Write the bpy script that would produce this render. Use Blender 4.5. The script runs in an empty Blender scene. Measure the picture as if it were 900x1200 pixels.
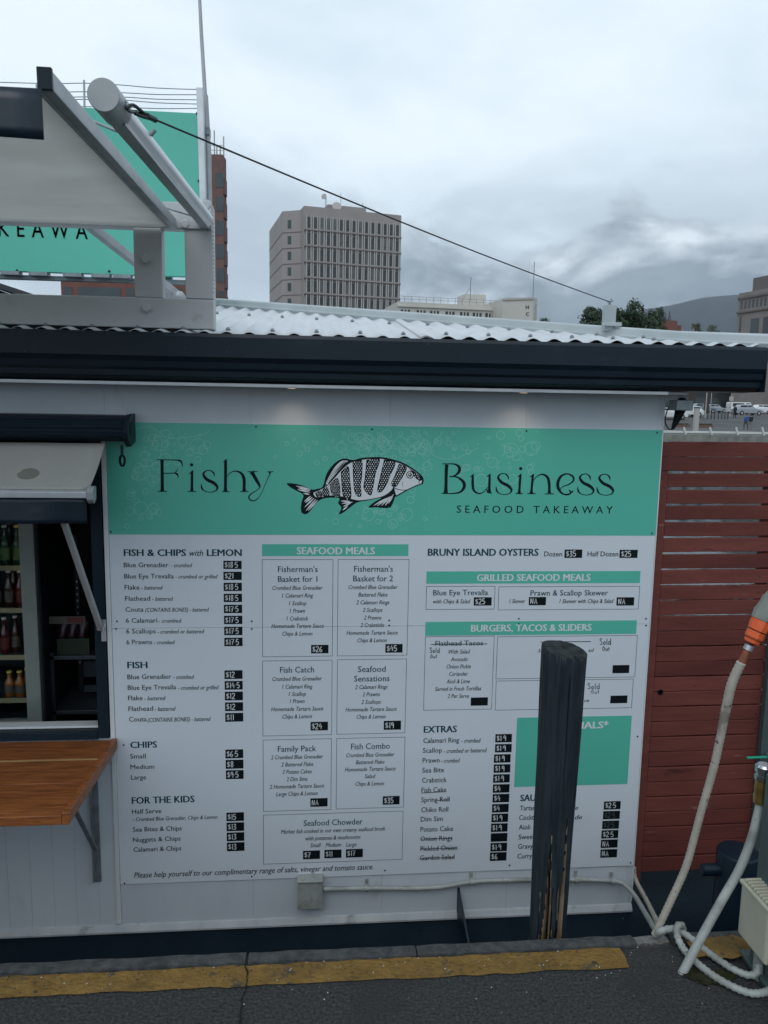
import bpy, bmesh, math, random
from mathutils import Vector, Matrix
from mathutils.geometry import tessellate_polygon
R = math.radians
random.seed(7)
SC = bpy.context.scene
COL = SC.collection

# ------------------------------------------------------------------ camera
EYE = Vector((0.0, -3.35, 1.6))
YAW, PITCH, ROLL, FPX = 0.08952, 0.13941, 0.017384, 900.0
FW = Vector((math.sin(YAW)*math.cos(PITCH), math.cos(YAW)*math.cos(PITCH), -math.sin(PITCH)))
_r0 = Vector((math.cos(YAW), -math.sin(YAW), 0)); _u0 = _r0.cross(FW)
RT = math.cos(ROLL)*_r0 + math.sin(ROLL)*_u0
UP = -math.sin(ROLL)*_r0 + math.cos(ROLL)*_u0
cam = bpy.data.cameras.new('camera'); cam.sensor_fit = 'HORIZONTAL'; cam.sensor_width = 36; cam.lens = 36
cam.clip_start = 0.05; cam.clip_end = 20000
camo = bpy.data.objects.new('camera', cam); COL.objects.link(camo)
camo.matrix_world = Matrix(((RT.x, UP.x, -FW.x, EYE.x), (RT.y, UP.y, -FW.y, EYE.y), (RT.z, UP.z, -FW.z, EYE.z), (0, 0, 0, 1)))
SC.camera = camo

# ------------------------------------------------------------------ world, sun, exposure
W = bpy.data.worlds.new('World'); SC.world = W; W.use_nodes = True
SUN_EL, SUN_AZ = 52, 196          # high behind the photographer's left shoulder, lost in the overcast
def build_sky():
    nt = W.node_tree; N = nt.nodes; L = nt.links; N.clear()
    def nd(t, **k):
        n = N.new(t)
        for a, b in k.items(): setattr(n, a, b)
        return n
    def math_(op, a, b=None, clamp=False):
        n = nd('ShaderNodeMath', operation=op, use_clamp=clamp)
        for i, v in enumerate((a, b)):
            if v is None: continue
            if hasattr(v, 'is_linked'): L.new(v, n.inputs[i])
            else: n.inputs[i].default_value = v
        return n.outputs[0]
    out = nd('ShaderNodeOutputWorld'); add = nd('ShaderNodeAddShader')
    sky = nd('ShaderNodeTexSky', sky_type='NISHITA', sun_disc=False, sun_elevation=R(SUN_EL), sun_rotation=R(SUN_AZ))
    b1 = nd('ShaderNodeBackground'); b1.inputs[1].default_value = 0.05
    hs = nd('ShaderNodeHueSaturation'); hs.inputs['Saturation'].default_value = 0.6; hs.inputs['Value'].default_value = 0.22
    L.new(sky.outputs[0], hs.inputs['Color']); L.new(hs.outputs[0], b1.inputs[0])
    tc = nd('ShaderNodeTexCoord'); sep = nd('ShaderNodeSeparateXYZ'); L.new(tc.outputs['Generated'], sep.inputs[0])
    x, y, z = sep.outputs
    def smooth(v, a, b):
        n = nd('ShaderNodeMapRange', interpolation_type='SMOOTHSTEP')
        L.new(v, n.inputs[0]); n.inputs[1].default_value = a; n.inputs[2].default_value = b
        return n.outputs[0]
    def noise(vec, sc, det, rough, dist=0.0):
        n = nd('ShaderNodeTexNoise'); n.inputs['Scale'].default_value = sc; n.inputs['Detail'].default_value = det
        n.inputs['Roughness'].default_value = rough; n.inputs['Distortion'].default_value = dist; L.new(vec, n.inputs['Vector']); return n.outputs[0]
    def ramp(v, stops):
        r = nd('ShaderNodeValToRGB'); e = r.color_ramp.elements
        while len(e) < len(stops): e.new(0.5)
        for k, (p, c) in enumerate(stops): e[k].position = p; e[k].color = (*c, 1)
        L.new(v, r.inputs[0]); return r.outputs[0]
    def mix(f, a, b):
        m = nd('ShaderNodeMix', data_type='RGBA'); L.new(f, m.inputs[0]); L.new(a, m.inputs[6]); L.new(b, m.inputs[7]); return m.outputs[2]
    # high, thin overcast seen in perspective on a cloud deck
    den = math_('ADD', math_('MAXIMUM', z, 0.0), 0.20)
    cmb = nd('ShaderNodeCombineXYZ'); L.new(math_('DIVIDE', x, den), cmb.inputs[0]); L.new(math_('DIVIDE', y, den), cmb.inputs[1]); cmb.inputs[2].default_value = 4.4
    deck = ramp(noise(cmb.outputs[0], 0.95, 9, 0.50, 0.3), [(0.36, (0.47, 0.58, 0.68)), (0.50, (0.68, 0.80, 0.90)), (0.62, (0.82, 0.93, 1.02))])
    # middle layer of soft grey low on the left, darker heaped bank low on the right
    def stretched(sx, sy, sz, loc):
        m = nd('ShaderNodeMapping'); m.inputs['Scale'].default_value = (sx, sy, sz); m.inputs['Location'].default_value = loc
        L.new(tc.outputs['Generated'], m.inputs[0]); return m.outputs[0]
    soft = noise(stretched(1, 1, 2.6, (0.3, 0.2, 0.9)), 3.4, 8, 0.52, 0.4)
    greyl = math_('MULTIPLY', smooth(soft, 0.40, 0.56), smooth(z, 0.36, 0.16), True)
    col = mix(math_('MULTIPLY', greyl, 0.75), deck, ramp(soft, [(0.4, (0.34, 0.42, 0.50)), (0.7, (0.54, 0.64, 0.73))]))
    hv = stretched(1, 1, 1.9, (0.05, 0.63, 0.31))
    heap = noise(hv, 6.0, 10, 0.54, 0.25); shade = noise(stretched(1, 1, 1.9, (0.05, 0.63, 0.36)), 6.0, 7, 0.54, 0.25)
    # the bank's top edge climbs and falls with the heaps
    height = math_('SUBTRACT', math_('MULTIPLY_ADD', heap, 0.42), z); [n for n in N if n.type == 'MATH' and n.operation == 'MULTIPLY_ADD'][-1].inputs[2].default_value = 0.025
    east = smooth(x, -0.02, 0.16)
    bank = math_('MULTIPLY', math_('MULTIPLY', smooth(height, -0.003, 0.028), smooth(z, 0.285, 0.245)), east, True)
    dif = math_('ADD', math_('MULTIPLY', math_('SUBTRACT', heap, shade), 4.5), 0.30)
    bcol = mix(math_('ADD', math_('MULTIPLY', dif, 0.9), math_('MULTIPLY', smooth(height, 0.07, 0.0), 0.30), True), ramp(shade, [(0.35, (0.10, 0.15, 0.21)), (0.65, (0.24, 0.305, 0.37))]), ramp(heap, [(0.35, (0.45, 0.53, 0.61)), (0.65, (0.74, 0.84, 0.92))]))
    col = mix(math_('MULTIPLY', bank, 0.97), col, bcol)
    b2 = nd('ShaderNodeBackground'); b2.inputs[1].default_value = 0.97
    L.new(col, b2.inputs[0])
    L.new(b1.outputs[0], add.inputs[0]); L.new(b2.outputs[0], add.inputs[1]); L.new(add.outputs[0], out.inputs[0])
build_sky()
sun = bpy.data.lights.new('sun', 'SUN'); sun.energy = 0.6; sun.angle = R(45); sun.color = (1.0, 0.985, 0.96)
suno = bpy.data.objects.new('sun', sun); COL.objects.link(suno)
_a = R(SUN_AZ)
suno.rotation_euler = Vector((math.sin(_a)*math.cos(R(SUN_EL)), math.cos(_a)*math.cos(R(SUN_EL)), math.sin(R(SUN_EL)))).to_track_quat('Z', 'Y').to_euler()
vs = SC.view_settings; vs.view_transform = 'Standard'; vs.look = 'None'; vs.exposure = 0.14; vs.gamma = 1; vs.use_curve_mapping = False

# ------------------------------------------------------------------ measuring helpers
def ray(px, py): return (FW*FPX + RT*(px-450) - UP*(py-600)).normalized()
def at(px, py, Y=0.0):
    d = ray(px, py); return EYE + d*((Y-EYE.y)/d.y)
def atz(px, py, Z):
    d = ray(px, py); return EYE + d*((Z-EYE.z)/d.z)
def atd(px, py, dist):
    d = ray(px, py); return EYE + d*(dist/d.dot(FW))

# ------------------------------------------------------------------ materials
MATS = {}
def mat(name, c1, c2=None, rough=0.6, metal=0.0, scale=8.0, detail=5, lo=0.35, hi=0.65, bump=0.0, bscale=60.0, stretch=(1, 1, 1), spec=0.5,
        spots=None, trans=0.0, emit=None, coat=0.0, thin=0.0, vary=0.0):
    if name in MATS: return MATS[name]
    m = bpy.data.materials.new(name); m.use_nodes = True; MATS[name] = m
    N = m.node_tree.nodes; L = m.node_tree.links
    p = N['Principled BSDF']; p.inputs['Base Color'].default_value = (*c1, 1); p.inputs['Roughness'].default_value = rough
    p.inputs['Metallic'].default_value = metal; p.inputs['Specular IOR Level'].default_value = spec
    p.inputs['Transmission Weight'].default_value = trans; p.inputs['Coat Weight'].default_value = coat
    if emit: p.inputs['Emission Color'].default_value = (*emit[0], 1); p.inputs['Emission Strength'].default_value = emit[1]
    tc = N.new('ShaderNodeTexCoord'); mp = N.new('ShaderNodeMapping'); mp.inputs['Scale'].default_value = stretch
    L.new(tc.outputs['Object'], mp.inputs[0])
    col = None
    if c2 is not None:
        n = N.new('ShaderNodeTexNoise'); n.inputs['Scale'].default_value = scale; n.inputs['Detail'].default_value = detail; n.inputs['Roughness'].default_value = 0.6
        L.new(mp.outputs[0], n.inputs['Vector'])
        r = N.new('ShaderNodeValToRGB'); e = r.color_ramp.elements
        e[0].position = lo; e[0].color = (*c1, 1); e[1].position = hi; e[1].color = (*c2, 1)
        L.new(n.outputs[0], r.inputs[0]); col = r.outputs[0]
    for (sc, th, wd, sc_col) in (spots or []):          # stains, chips: (scale, threshold, softness, colour)
        n = N.new('ShaderNodeTexNoise'); n.inputs['Scale'].default_value = sc; n.inputs['Detail'].default_value = 6; n.inputs['Roughness'].default_value = 0.65
        L.new(mp.outputs[0], n.inputs['Vector'])
        mr = N.new('ShaderNodeMapRange'); L.new(n.outputs[0], mr.inputs[0]); mr.inputs[1].default_value = th; mr.inputs[2].default_value = th+wd
        mx = N.new('ShaderNodeMix'); mx.data_type = 'RGBA'; L.new(mr.outputs[0], mx.inputs[0])
        if col is None: mx.inputs[6].default_value = (*c1, 1)
        else: L.new(col, mx.inputs[6])
        mx.inputs[7].default_value = (*sc_col, 1); col = mx.outputs[2]
    if vary and col is not None:                        # each board weathered a little differently
        oi = N.new('ShaderNodeObjectInfo'); mr = N.new('ShaderNodeMapRange'); mr.inputs[3].default_value = 1-vary; mr.inputs[4].default_value = 1+vary
        L.new(oi.outputs['Random'], mr.inputs[0]); vm = N.new('ShaderNodeVectorMath'); vm.operation = 'SCALE'; L.new(col, vm.inputs[0]); L.new(mr.outputs[0], vm.inputs['Scale']); col = vm.outputs[0]
    if col is not None: L.new(col, p.inputs['Base Color'])
    if thin:                                            # thin cloth lets daylight through
        tl = N.new('ShaderNodeBsdfTranslucent'); ms = N.new('ShaderNodeMixShader'); ms.inputs[0].default_value = thin
        if col is not None: L.new(col, tl.inputs[0])
        else: tl.inputs[0].default_value = (*c1, 1)
        L.new(p.outputs[0], ms.inputs[1]); L.new(tl.outputs[0], ms.inputs[2]); L.new(ms.outputs[0], N['Material Output'].inputs[0])
    if bump:
        n = N.new('ShaderNodeTexNoise'); n.inputs['Scale'].default_value = bscale; n.inputs['Detail'].default_value = 4
        L.new(mp.outputs[0], n.inputs['Vector'])
        b = N.new('ShaderNodeBump'); b.inputs['Strength'].default_value = bump; b.inputs['Distance'].default_value = 0.01
        L.new(n.outputs[0], b.inputs['Height']); L.new(b.outputs[0], p.inputs['Normal'])
    return m

M_WALL = mat('wall paint', (0.52, 0.565, 0.61), (0.59, 0.635, 0.675), 0.5, scale=2.0, bump=0.08, bscale=25, spots=[(5.5, 0.63, 0.14, (0.42, 0.44, 0.43))], stretch=(1, 1, 0.35))
M_TRIM = mat('white trim', (0.62, 0.65, 0.66), (0.70, 0.72, 0.72), 0.45, scale=5, spots=[(14, 0.64, 0.1, (0.36, 0.36, 0.33))])
M_NAVY = mat('navy paint', (0.0055, 0.015, 0.026), (0.008, 0.019, 0.031), 0.42, spec=0.26, scale=3, bump=0.05, bscale=40, spots=[(70, 0.73, 0.02, (0.25, 0.27, 0.28))])
M_DECK = mat('navy deck paint', (0.0045, 0.011, 0.018), (0.008, 0.016, 0.023), 0.7, spec=0.08, scale=5, bump=0.15, bscale=40, spots=[(45, 0.70, 0.03, (0.3, 0.3, 0.28))])
M_BOARD = mat('white sign sheet', (0.655, 0.705, 0.76), (0.68, 0.73, 0.78), 0.36, scale=1.5, bump=0.05, bscale=2.2, spots=[(2.6, 0.60, 0.2, (0.60, 0.645, 0.69))])
M_TEAL = mat('teal print', (0.098, 0.49, 0.375), (0.105, 0.51, 0.39), 0.34, scale=2, bump=0.05, bscale=2.2)
M_TEAL_L = mat('pale teal print', (0.23, 0.60, 0.50), rough=0.4)
M_INK = mat('dark ink', (0.006, 0.013, 0.018), rough=0.6, spec=0.15)
M_INKT = mat('teal ink', (0.006, 0.058, 0.075), rough=0.6, spec=0.15)
M_INKG = mat('grey ink', (0.05, 0.062, 0.07), rough=0.5, spec=0.2)
M_BLACK = mat('black sticker', (0.004, 0.008, 0.011), rough=0.55, spec=0.2)
M_CHALK = mat('chalk marker', (0.62, 0.66, 0.68), rough=0.7)
M_CHALKD = mat('smudged chalk', (0.06, 0.075, 0.08), rough=0.7)
M_PRINTW = mat('white print', (0.72, 0.75, 0.77), rough=0.4)
M_SCREW = mat('screw head', (0.03, 0.035, 0.04), rough=0.4, metal=0.6)
M_ROOF = mat('white roof sheet', (0.53, 0.55, 0.57), (0.62, 0.64, 0.66), 0.48, scale=4, spec=0.3, spots=[(9, 0.58, 0.14, (0.47, 0.48, 0.49)), (26, 0.68, 0.05, (0.22, 0.22, 0.22))], stretch=(1, 0.4, 1))
M_FLASH = mat('grey flashing', (0.36, 0.405, 0.415), (0.43, 0.475, 0.485), 0.45, scale=5, spots=[(12, 0.66, 0.08, (0.3, 0.33, 0.33))])
M_FRAME = mat('grey frame paint', (0.46, 0.475, 0.48), (0.52, 0.53, 0.535), 0.45, scale=3, spots=[(6, 0.62, 0.12, (0.38, 0.38, 0.375))], bump=0.03, bscale=20)
M_ALU = mat('aluminium', (0.52, 0.54, 0.56), (0.62, 0.64, 0.66), 0.38, 0.65, scale=10, stretch=(1, 0.3, 1))
M_ALUD = mat('dull aluminium', (0.36, 0.38, 0.39), (0.46, 0.47, 0.48), 0.5, 0.4, scale=10)
M_STEEL = mat('galvanised steel', (0.20, 0.23, 0.25), (0.30, 0.33, 0.35), 0.5, 0.5, scale=25)
M_CANVAS = mat('grey canvas', (0.66, 0.66, 0.64), (0.72, 0.72, 0.70), 0.85, scale=5, bump=0.1, bscale=300, spots=[(7, 0.66, 0.05, (0.50, 0.50, 0.49))], stretch=(0.4, 1, 1), thin=0.65)
M_CANVAS2 = mat('cream canvas', (0.56, 0.54, 0.50), (0.60, 0.58, 0.54), 0.8, scale=6, bump=0.1, bscale=300, thin=0.2)
M_VINYL = mat('navy vinyl', (0.007, 0.018, 0.032), (0.010, 0.022, 0.038), 0.34, scale=4, bump=0.4, bscale=7)
M_STAIN = mat('oval stain', (0.25, 0.24, 0.21), rough=0.8)
M_WOOD = mat('oiled timber', (0.17, 0.050, 0.015), (0.34, 0.115, 0.032), 0.42, scale=7, detail=10, bump=0.2, bscale=30, stretch=(1.0, 11, 11), spots=[(3, 0.58, 0.12, (0.11, 0.036, 0.013)), (9, 0.66, 0.05, (0.06, 0.022, 0.010))])
M_WOODL = mat('pale timber', (0.42, 0.26, 0.10), (0.50, 0.32, 0.13), 0.5, scale=6, stretch=(1, 9, 9))
M_RED = mat('barn red paint', (0.122, 0.036, 0.029), (0.172, 0.050, 0.040), 0.65, spec=0.22, vary=0.20, scale=4, bump=0.15, bscale=20, stretch=(0.4, 1, 3), spots=[(5, 0.60, 0.10, (0.062, 0.020, 0.017)), (11, 0.64, 0.05, (0.20, 0.095, 0.08)), (30, 0.68, 0.03, (0.04, 0.018, 0.016))])
M_PILE = mat('tarred timber', (0.009, 0.016, 0.022), (0.030, 0.042, 0.051), 0.55, spec=0.3, scale=16, detail=8, bump=0.35, bscale=30, stretch=(2.2, 2.2, 0.22), spots=[(9, 0.68, 0.05, (0.085, 0.09, 0.09))])
M_PILET = mat('weathered pile top', (0.010, 0.014, 0.017), (0.045, 0.050, 0.052), 0.75, spec=0.2, scale=26, bump=0.8, bscale=80)
M_HEART = mat('split heartwood', (0.17, 0.115, 0.065), (0.36, 0.27, 0.17), 0.85, scale=30, stretch=(3, 3, 0.2))
M_VOID = mat('split void shade', (0.006, 0.005, 0.005), rough=0.95)  # split bottoms coloured near black, standing in for the shade down inside
M_PVC = mat('white conduit', (0.30, 0.32, 0.31), (0.39, 0.41, 0.39), 0.55, scale=12, spots=[(7, 0.52, 0.16, (0.20, 0.205, 0.185)), (22, 0.63, 0.05, (0.10, 0.095, 0.08))])
M_HOSE = mat('beige ribbed hose', (0.36, 0.33, 0.275), (0.45, 0.415, 0.355), 0.65, scale=20, spots=[(8, 0.56, 0.10, (0.22, 0.20, 0.17)), (20, 0.62, 0.05, (0.12, 0.105, 0.085)), (34, 0.67, 0.03, (0.035, 0.03, 0.026))])
M_ORANGE = mat('orange plastic', (0.72, 0.10, 0.025), (0.78, 0.13, 0.035), 0.4, scale=12)
M_RUST = mat('rusty collar', (0.20, 0.06, 0.03), (0.30, 0.10, 0.05), 0.7, scale=30)
M_GREYPL = mat('grey green plastic', (0.20, 0.22, 0.19), (0.26, 0.28, 0.24), 0.5, scale=15)
M_CREAM = mat('cream plastic', (0.42, 0.415, 0.32), (0.50, 0.49, 0.385), 0.5, scale=5, spots=[(9, 0.56, 0.14, (0.31, 0.30, 0.225)), (24, 0.66, 0.05, (0.15, 0.14, 0.11))], stretch=(1, 1, 0.4))
M_PEDES = mat('slate paint', (0.055, 0.085, 0.085), (0.070, 0.10, 0.10), 0.5, scale=6)
M_BRASS = mat('brass', (0.35, 0.22, 0.06), (0.45, 0.30, 0.10), 0.35, 0.9, scale=20)
M_CHROME = mat('chrome', (0.6, 0.62, 0.64), rough=0.2, metal=1.0)
M_GREENP = mat('green plastic', (0.02, 0.35, 0.22), rough=0.4)
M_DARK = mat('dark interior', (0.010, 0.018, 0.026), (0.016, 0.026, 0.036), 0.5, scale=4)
M_SHELFI = mat('dark steel shelf', (0.05, 0.065, 0.08), rough=0.4, metal=0.3)
M_FRIDGE = mat('fridge frame', (0.20, 0.235, 0.22), (0.24, 0.27, 0.25), 0.4, scale=6)
M_SHELFW = mat('fridge shelf edge', (0.27, 0.235, 0.14), rough=0.4)
M_ASPH = mat('asphalt', (0.024, 0.025, 0.025), (0.070, 0.071, 0.071), 0.85, spec=0.2, scale=120, detail=5, lo=0.36, hi=0.70, bump=0.8, bscale=110, spots=[(2.6, 0.54, 0.16, (0.030, 0.031, 0.032)), (1.3, 0.60, 0.1, (0.055, 0.055, 0.054)), (7, 0.66, 0.05, (0.018, 0.018, 0.018)), (120, 0.69, 0.03, (0.20, 0.20, 0.19))])
M_CONC = mat('worn concrete', (0.040, 0.043, 0.045), (0.085, 0.088, 0.088), 0.85, spec=0.25, scale=35, detail=8, bump=0.6, bscale=90, spots=[(5, 0.58, 0.12, (0.055, 0.056, 0.056))])
M_YELLOW = mat('worn yellow paint', (0.165, 0.096, 0.026), (0.25, 0.148, 0.042), 0.85, spec=0.25, scale=14, detail=8, bump=1.0, bscale=90, spots=[(5, 0.52, 0.14, (0.145, 0.09, 0.03)), (16, 0.58, 0.12, (0.12, 0.075, 0.025)), (50, 0.61, 0.06, (0.05, 0.045, 0.035)), (6, 0.60, 0.05, (0.07, 0.06, 0.04))])
M_CRACK = mat('crack', (0.006, 0.006, 0.006), rough=0.95)
M_WATER = mat('harbour water', (0.012, 0.022, 0.024), rough=0.08, bump=0.35, bscale=3.0)
M_LAND = mat('street ground', (0.055, 0.056, 0.058), (0.10, 0.10, 0.098), 0.85, scale=0.3)
M_HILL = mat('forested mountain', (0.022, 0.036, 0.045), (0.040, 0.058, 0.068), 0.95, scale=0.01)
M_CONCB = mat('pinkish grey precast', (0.29, 0.265, 0.255), (0.335, 0.305, 0.29), 0.8, scale=0.25, spots=[(0.5, 0.62, 0.12, (0.235, 0.215, 0.205))], stretch=(1, 1, 0.2))
M_CONCJ = mat('precast joint', (0.13, 0.115, 0.11), rough=0.9)
M_FIN = mat('pale window fin', (0.42, 0.40, 0.38), rough=0.7)
M_GLASSL = mat('window with pale blind', (0.10, 0.115, 0.12), (0.14, 0.155, 0.16), 0.25, scale=0.3)
M_GLASSD = mat('dark window glass', (0.035, 0.050, 0.058), (0.055, 0.072, 0.080), 0.15, scale=0.3)
M_CREAMB = mat('cream stucco', (0.52, 0.50, 0.45), (0.58, 0.56, 0.50), 0.85, scale=0.3)
M_BRICK = mat('red brown brick', (0.15, 0.060, 0.045), (0.19, 0.078, 0.06), 0.85, scale=1.0)
M_BRICKD = mat('dark brown brick', (0.15, 0.085, 0.075), (0.18, 0.10, 0.09), 0.85, scale=1.0)
M_TANB = mat('tan stone', (0.215, 0.19, 0.175), (0.26, 0.23, 0.21), 0.85, scale=0.5)
M_STONE = mat('grey stone', (0.16, 0.14, 0.13), rough=0.9)
M_SHOP = mat('dark shopfront', (0.02, 0.024, 0.03), (0.04, 0.045, 0.05), 0.3, scale=0.4)
M_LEAF = mat('dark foliage', (0.020, 0.042, 0.020), (0.045, 0.080, 0.036), 0.7, scale=0.7)
M_LEAF2 = mat('olive foliage', (0.045, 0.055, 0.022), (0.075, 0.085, 0.035), 0.7, scale=0.8)
M_BARK = mat('bark', (0.06, 0.045, 0.035), rough=0.9)
M_TYRE = mat('tyre rubber', (0.02, 0.02, 0.02), rough=0.8)
M_CARW = mat('white car paint', (0.72, 0.73, 0.74), rough=0.3, coat=0.4)
M_CARS = mat('silver car paint', (0.30, 0.33, 0.36), rough=0.3, coat=0.4)
M_CARG = mat('grey green car paint', (0.16, 0.22, 0.24), rough=0.3, coat=0.4)
M_CGLASS = mat('car glass', (0.02, 0.025, 0.03), rough=0.08)
M_LAMPW = mat('headlamp', (0.7, 0.7, 0.7), rough=0.2)
M_RAILW = mat('white rail paint', (0.60, 0.61, 0.58), (0.66, 0.66, 0.63), 0.6, scale=2)
M_SKIN = mat('skin', (0.45, 0.28, 0.2), rough=0.6)
M_BLUE = mat('blue jacket', (0.03, 0.09, 0.30), rough=0.8)
M_BLKC = mat('black cloth', (0.02, 0.02, 0.023), rough=0.9)
M_GREYC = mat('grey cloth', (0.22, 0.2, 0.19), rough=0.9)
M_WIRE = mat('wire rope', (0.05, 0.055, 0.06), rough=0.5, metal=0.5)
M_WIREL = mat('thin wire', (0.22, 0.24, 0.25), rough=0.5, metal=0.4)
M_GLASSG = mat('green glass', (0.008, 0.040, 0.020), rough=0.12, coat=0.5)  # bottle colours darkened to carry the deep shadow inside the fridge
M_GLASSR = mat('red drink glass', (0.06, 0.006, 0.008), rough=0.12, coat=0.5)
M_GLASSB = mat('brown drink glass', (0.035, 0.012, 0.008), rough=0.12, coat=0.5)
M_JUICE = mat('orange juice', (0.22, 0.075, 0.010), rough=0.25, coat=0.5)
M_LABELG = mat('lime label', (0.07, 0.13, 0.05), rough=0.6)
M_LABELW = mat('pale label', (0.08, 0.072, 0.064), rough=0.6)  # pale card, its colour dimmed to carry the interior shade
M_LABELR = mat('red label', (0.10, 0.016, 0.015), rough=0.6)
M_CAPW = mat('white cap', (0.6, 0.62, 0.6), rough=0.4)
M_CAPY = mat('yellow cap', (0.65, 0.55, 0.12), rough=0.4)
M_PINK = mat('pink packet', (0.03, 0.006, 0.014), (0.02, 0.005, 0.018), 0.35, scale=30)  # pink taken nearly to black, the shelf's shade put into the colour
M_GREENT = mat('green tray', (0.010, 0.028, 0.012), rough=0.5)  # green darkened likewise for the shade inside the window
def m_fridgeglass():
    m = bpy.data.materials.new('fridge door glass'); m.use_nodes = True
    p = m.node_tree.nodes['Principled BSDF']; p.inputs['Base Color'].default_value = (0.85, 0.9, 0.9, 1)
    p.inputs['Roughness'].default_value = 0.02; p.inputs['Transmission Weight'].default_value = 1; p.inputs['IOR'].default_value = 1.02
    return m
M_FGLASS = m_fridgeglass()
M_LED = mat('warm lamp', (0.9, 0.8, 0.6), emit=((1.0, 0.75, 0.5), 0.6))
M_FLED = mat('fridge lamp', (0.9, 0.9, 0.8), emit=((1.0, 0.9, 0.7), 0.35))

# ------------------------------------------------------------------ object helpers
def thing(name, label, cat, loc=(0, 0, 0), group=None, kind=None):
    o = bpy.data.objects.new(name, None); o.empty_display_size = 0.1; COL.objects.link(o); o.location = loc
    return tag(o, label, cat, group, kind)
def tag(o, label=None, cat=None, group=None, kind=None):
    if label: o['label'] = label
    if cat: o['category'] = cat
    if group: o['group'] = group
    if kind: o['kind'] = kind
    return o
def wloc(o):
    v = Vector((0, 0, 0))
    while o: v += o.location; o = o.parent
    return v
def copy_tree(o, parent=None):
    c = o.copy(); COL.objects.link(c); c.parent = parent
    for ch in list(o.children): copy_tree(ch, c)
    return c
class MB:
    """collects vertices and faces in world coordinates, builds ONE mesh object"""
    def __init__(s): s.v = []; s.f = []; s.m = []; s.mats = []
    def mi(s, m):
        if m not in s.mats: s.mats.append(m)
        return s.mats.index(m)
    def add(s, vs, fs, m):
        b = len(s.v); k = s.mi(m); s.v += [Vector(v) for v in vs]
        for f in fs: s.f.append([b+i for i in f]); s.m.append(k)
        return s
    def box(s, a, b, m):
        x0, x1 = sorted((a[0], b[0])); y0, y1 = sorted((a[1], b[1])); z0, z1 = sorted((a[2], b[2]))
        return s.add([(x0, y0, z0), (x1, y0, z0), (x1, y1, z0), (x0, y1, z0), (x0, y0, z1), (x1, y0, z1), (x1, y1, z1), (x0, y1, z1)],
                     [(3, 2, 1, 0), (4, 5, 6, 7), (0, 1, 5, 4), (1, 2, 6, 5), (2, 3, 7, 6), (3, 0, 4, 7)], m)
    def hexa(s, low, high, m):       # two quads of four points
        return s.add(list(low)+list(high), [(3, 2, 1, 0), (4, 5, 6, 7), (0, 1, 5, 4), (1, 2, 6, 5), (2, 3, 7, 6), (3, 0, 4, 7)], m)
    def bar(s, p, q, w, h, m, upv=(0, 0, 1)):
        p, q = Vector(p), Vector(q); d = (q-p).normalized(); u = Vector(upv); a = d.cross(u).normalized(); b = a.cross(d)
        lo = [p-a*w/2-b*h/2, p+a*w/2-b*h/2, p+a*w/2+b*h/2, p-a*w/2+b*h/2]
        hi = [x+(q-p) for x in lo]
        return s.hexa(lo, hi, m)
    def extr(s, prof, x0, x1, m, axis='x'):    # closed profile of (y,z), extruded along x
        n = len(prof); vs = [(x0, y, z) for y, z in prof]+[(x1, y, z) for y, z in prof]
        fs = [(i, (i+1) % n, n+(i+1) % n, n+i) for i in range(n)]
        fs += [tuple(t) for t in tessellate_polygon([[Vector((y, z, 0)) for y, z in prof]])]
        fs += [tuple(n+i for i in t) for t in tessellate_polygon([[Vector((y, z, 0)) for y, z in prof]])]
        return s.add(vs, fs, m)
    def prism(s, pts, off, m):        # planar polygon of 3D points pushed along off
        n = len(pts); off = Vector(off); P = [Vector(p) for p in pts]
        t = tessellate_polygon([P])
        return s.add(P+[p+off for p in P], [tuple(reversed(a)) for a in t]+[tuple(n+i for i in a) for a in t]+[(i, (i+1) % n, n+(i+1) % n, n+i) for i in range(n)], m)
    def tube(s, pts, r, m, seg=10, caps=True, smoothn=0, rib=0.0, pitch=0.01):
        P = [Vector(p) for p in pts]
        rad = list(r) if isinstance(r, (list, tuple)) else [r]*len(P)
        if smoothn:
            Q, RR = [], []
            for i in range(len(P)-1):
                a, b, c, d = P[max(i-1, 0)], P[i], P[i+1], P[min(i+2, len(P)-1)]
                k = smoothn if not rib else max(2, int((c-b).length/(pitch/2)))
                for j in range(k):
                    t = j/k
                    Q.append(0.5*((2*b)+(c-a)*t+(2*a-5*b+4*c-d)*t*t+(3*b-a-3*c+d)*t**3)); RR.append(rad[i]*(1-t)+rad[i+1]*t)
            Q.append(P[-1]); RR.append(rad[-1]); P, rad = Q, RR
            if rib: rad = [x*(1+(rib if i % 2 else -rib)) for i, x in enumerate(rad)]
        n = len(P); vs = []; ref = None
        for i in range(n):
            d = (P[min(i+1, n-1)]-P[max(i-1, 0)]).normalized()
            if ref is None:
                ref = d.orthogonal().normalized()
            ref = (ref-d*ref.dot(d)).normalized(); b = d.cross(ref)
            for j in range(seg):
                a = 2*math.pi*j/seg; vs.append(P[i]+(ref*math.cos(a)+b*math.sin(a))*rad[i])
        fs = [(i*seg+j, i*seg+(j+1) % seg, (i+1)*seg+(j+1) % seg, (i+1)*seg+j) for i in range(n-1) for j in range(seg)]
        if caps: fs += [tuple(range(seg-1, -1, -1)), tuple((n-1)*seg+j for j in range(seg))]
        return s.add(vs, fs, m)
    def lathe(s, c, prof, m, seg=16, axis=(0, 0, 1)):   # prof of (r, h)
        c = Vector(c); ax = Vector(axis).normalized()
        return s.tube([c+ax*h for r, h in prof], [max(r, 1e-4) for r, h in prof], m, seg)
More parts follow.
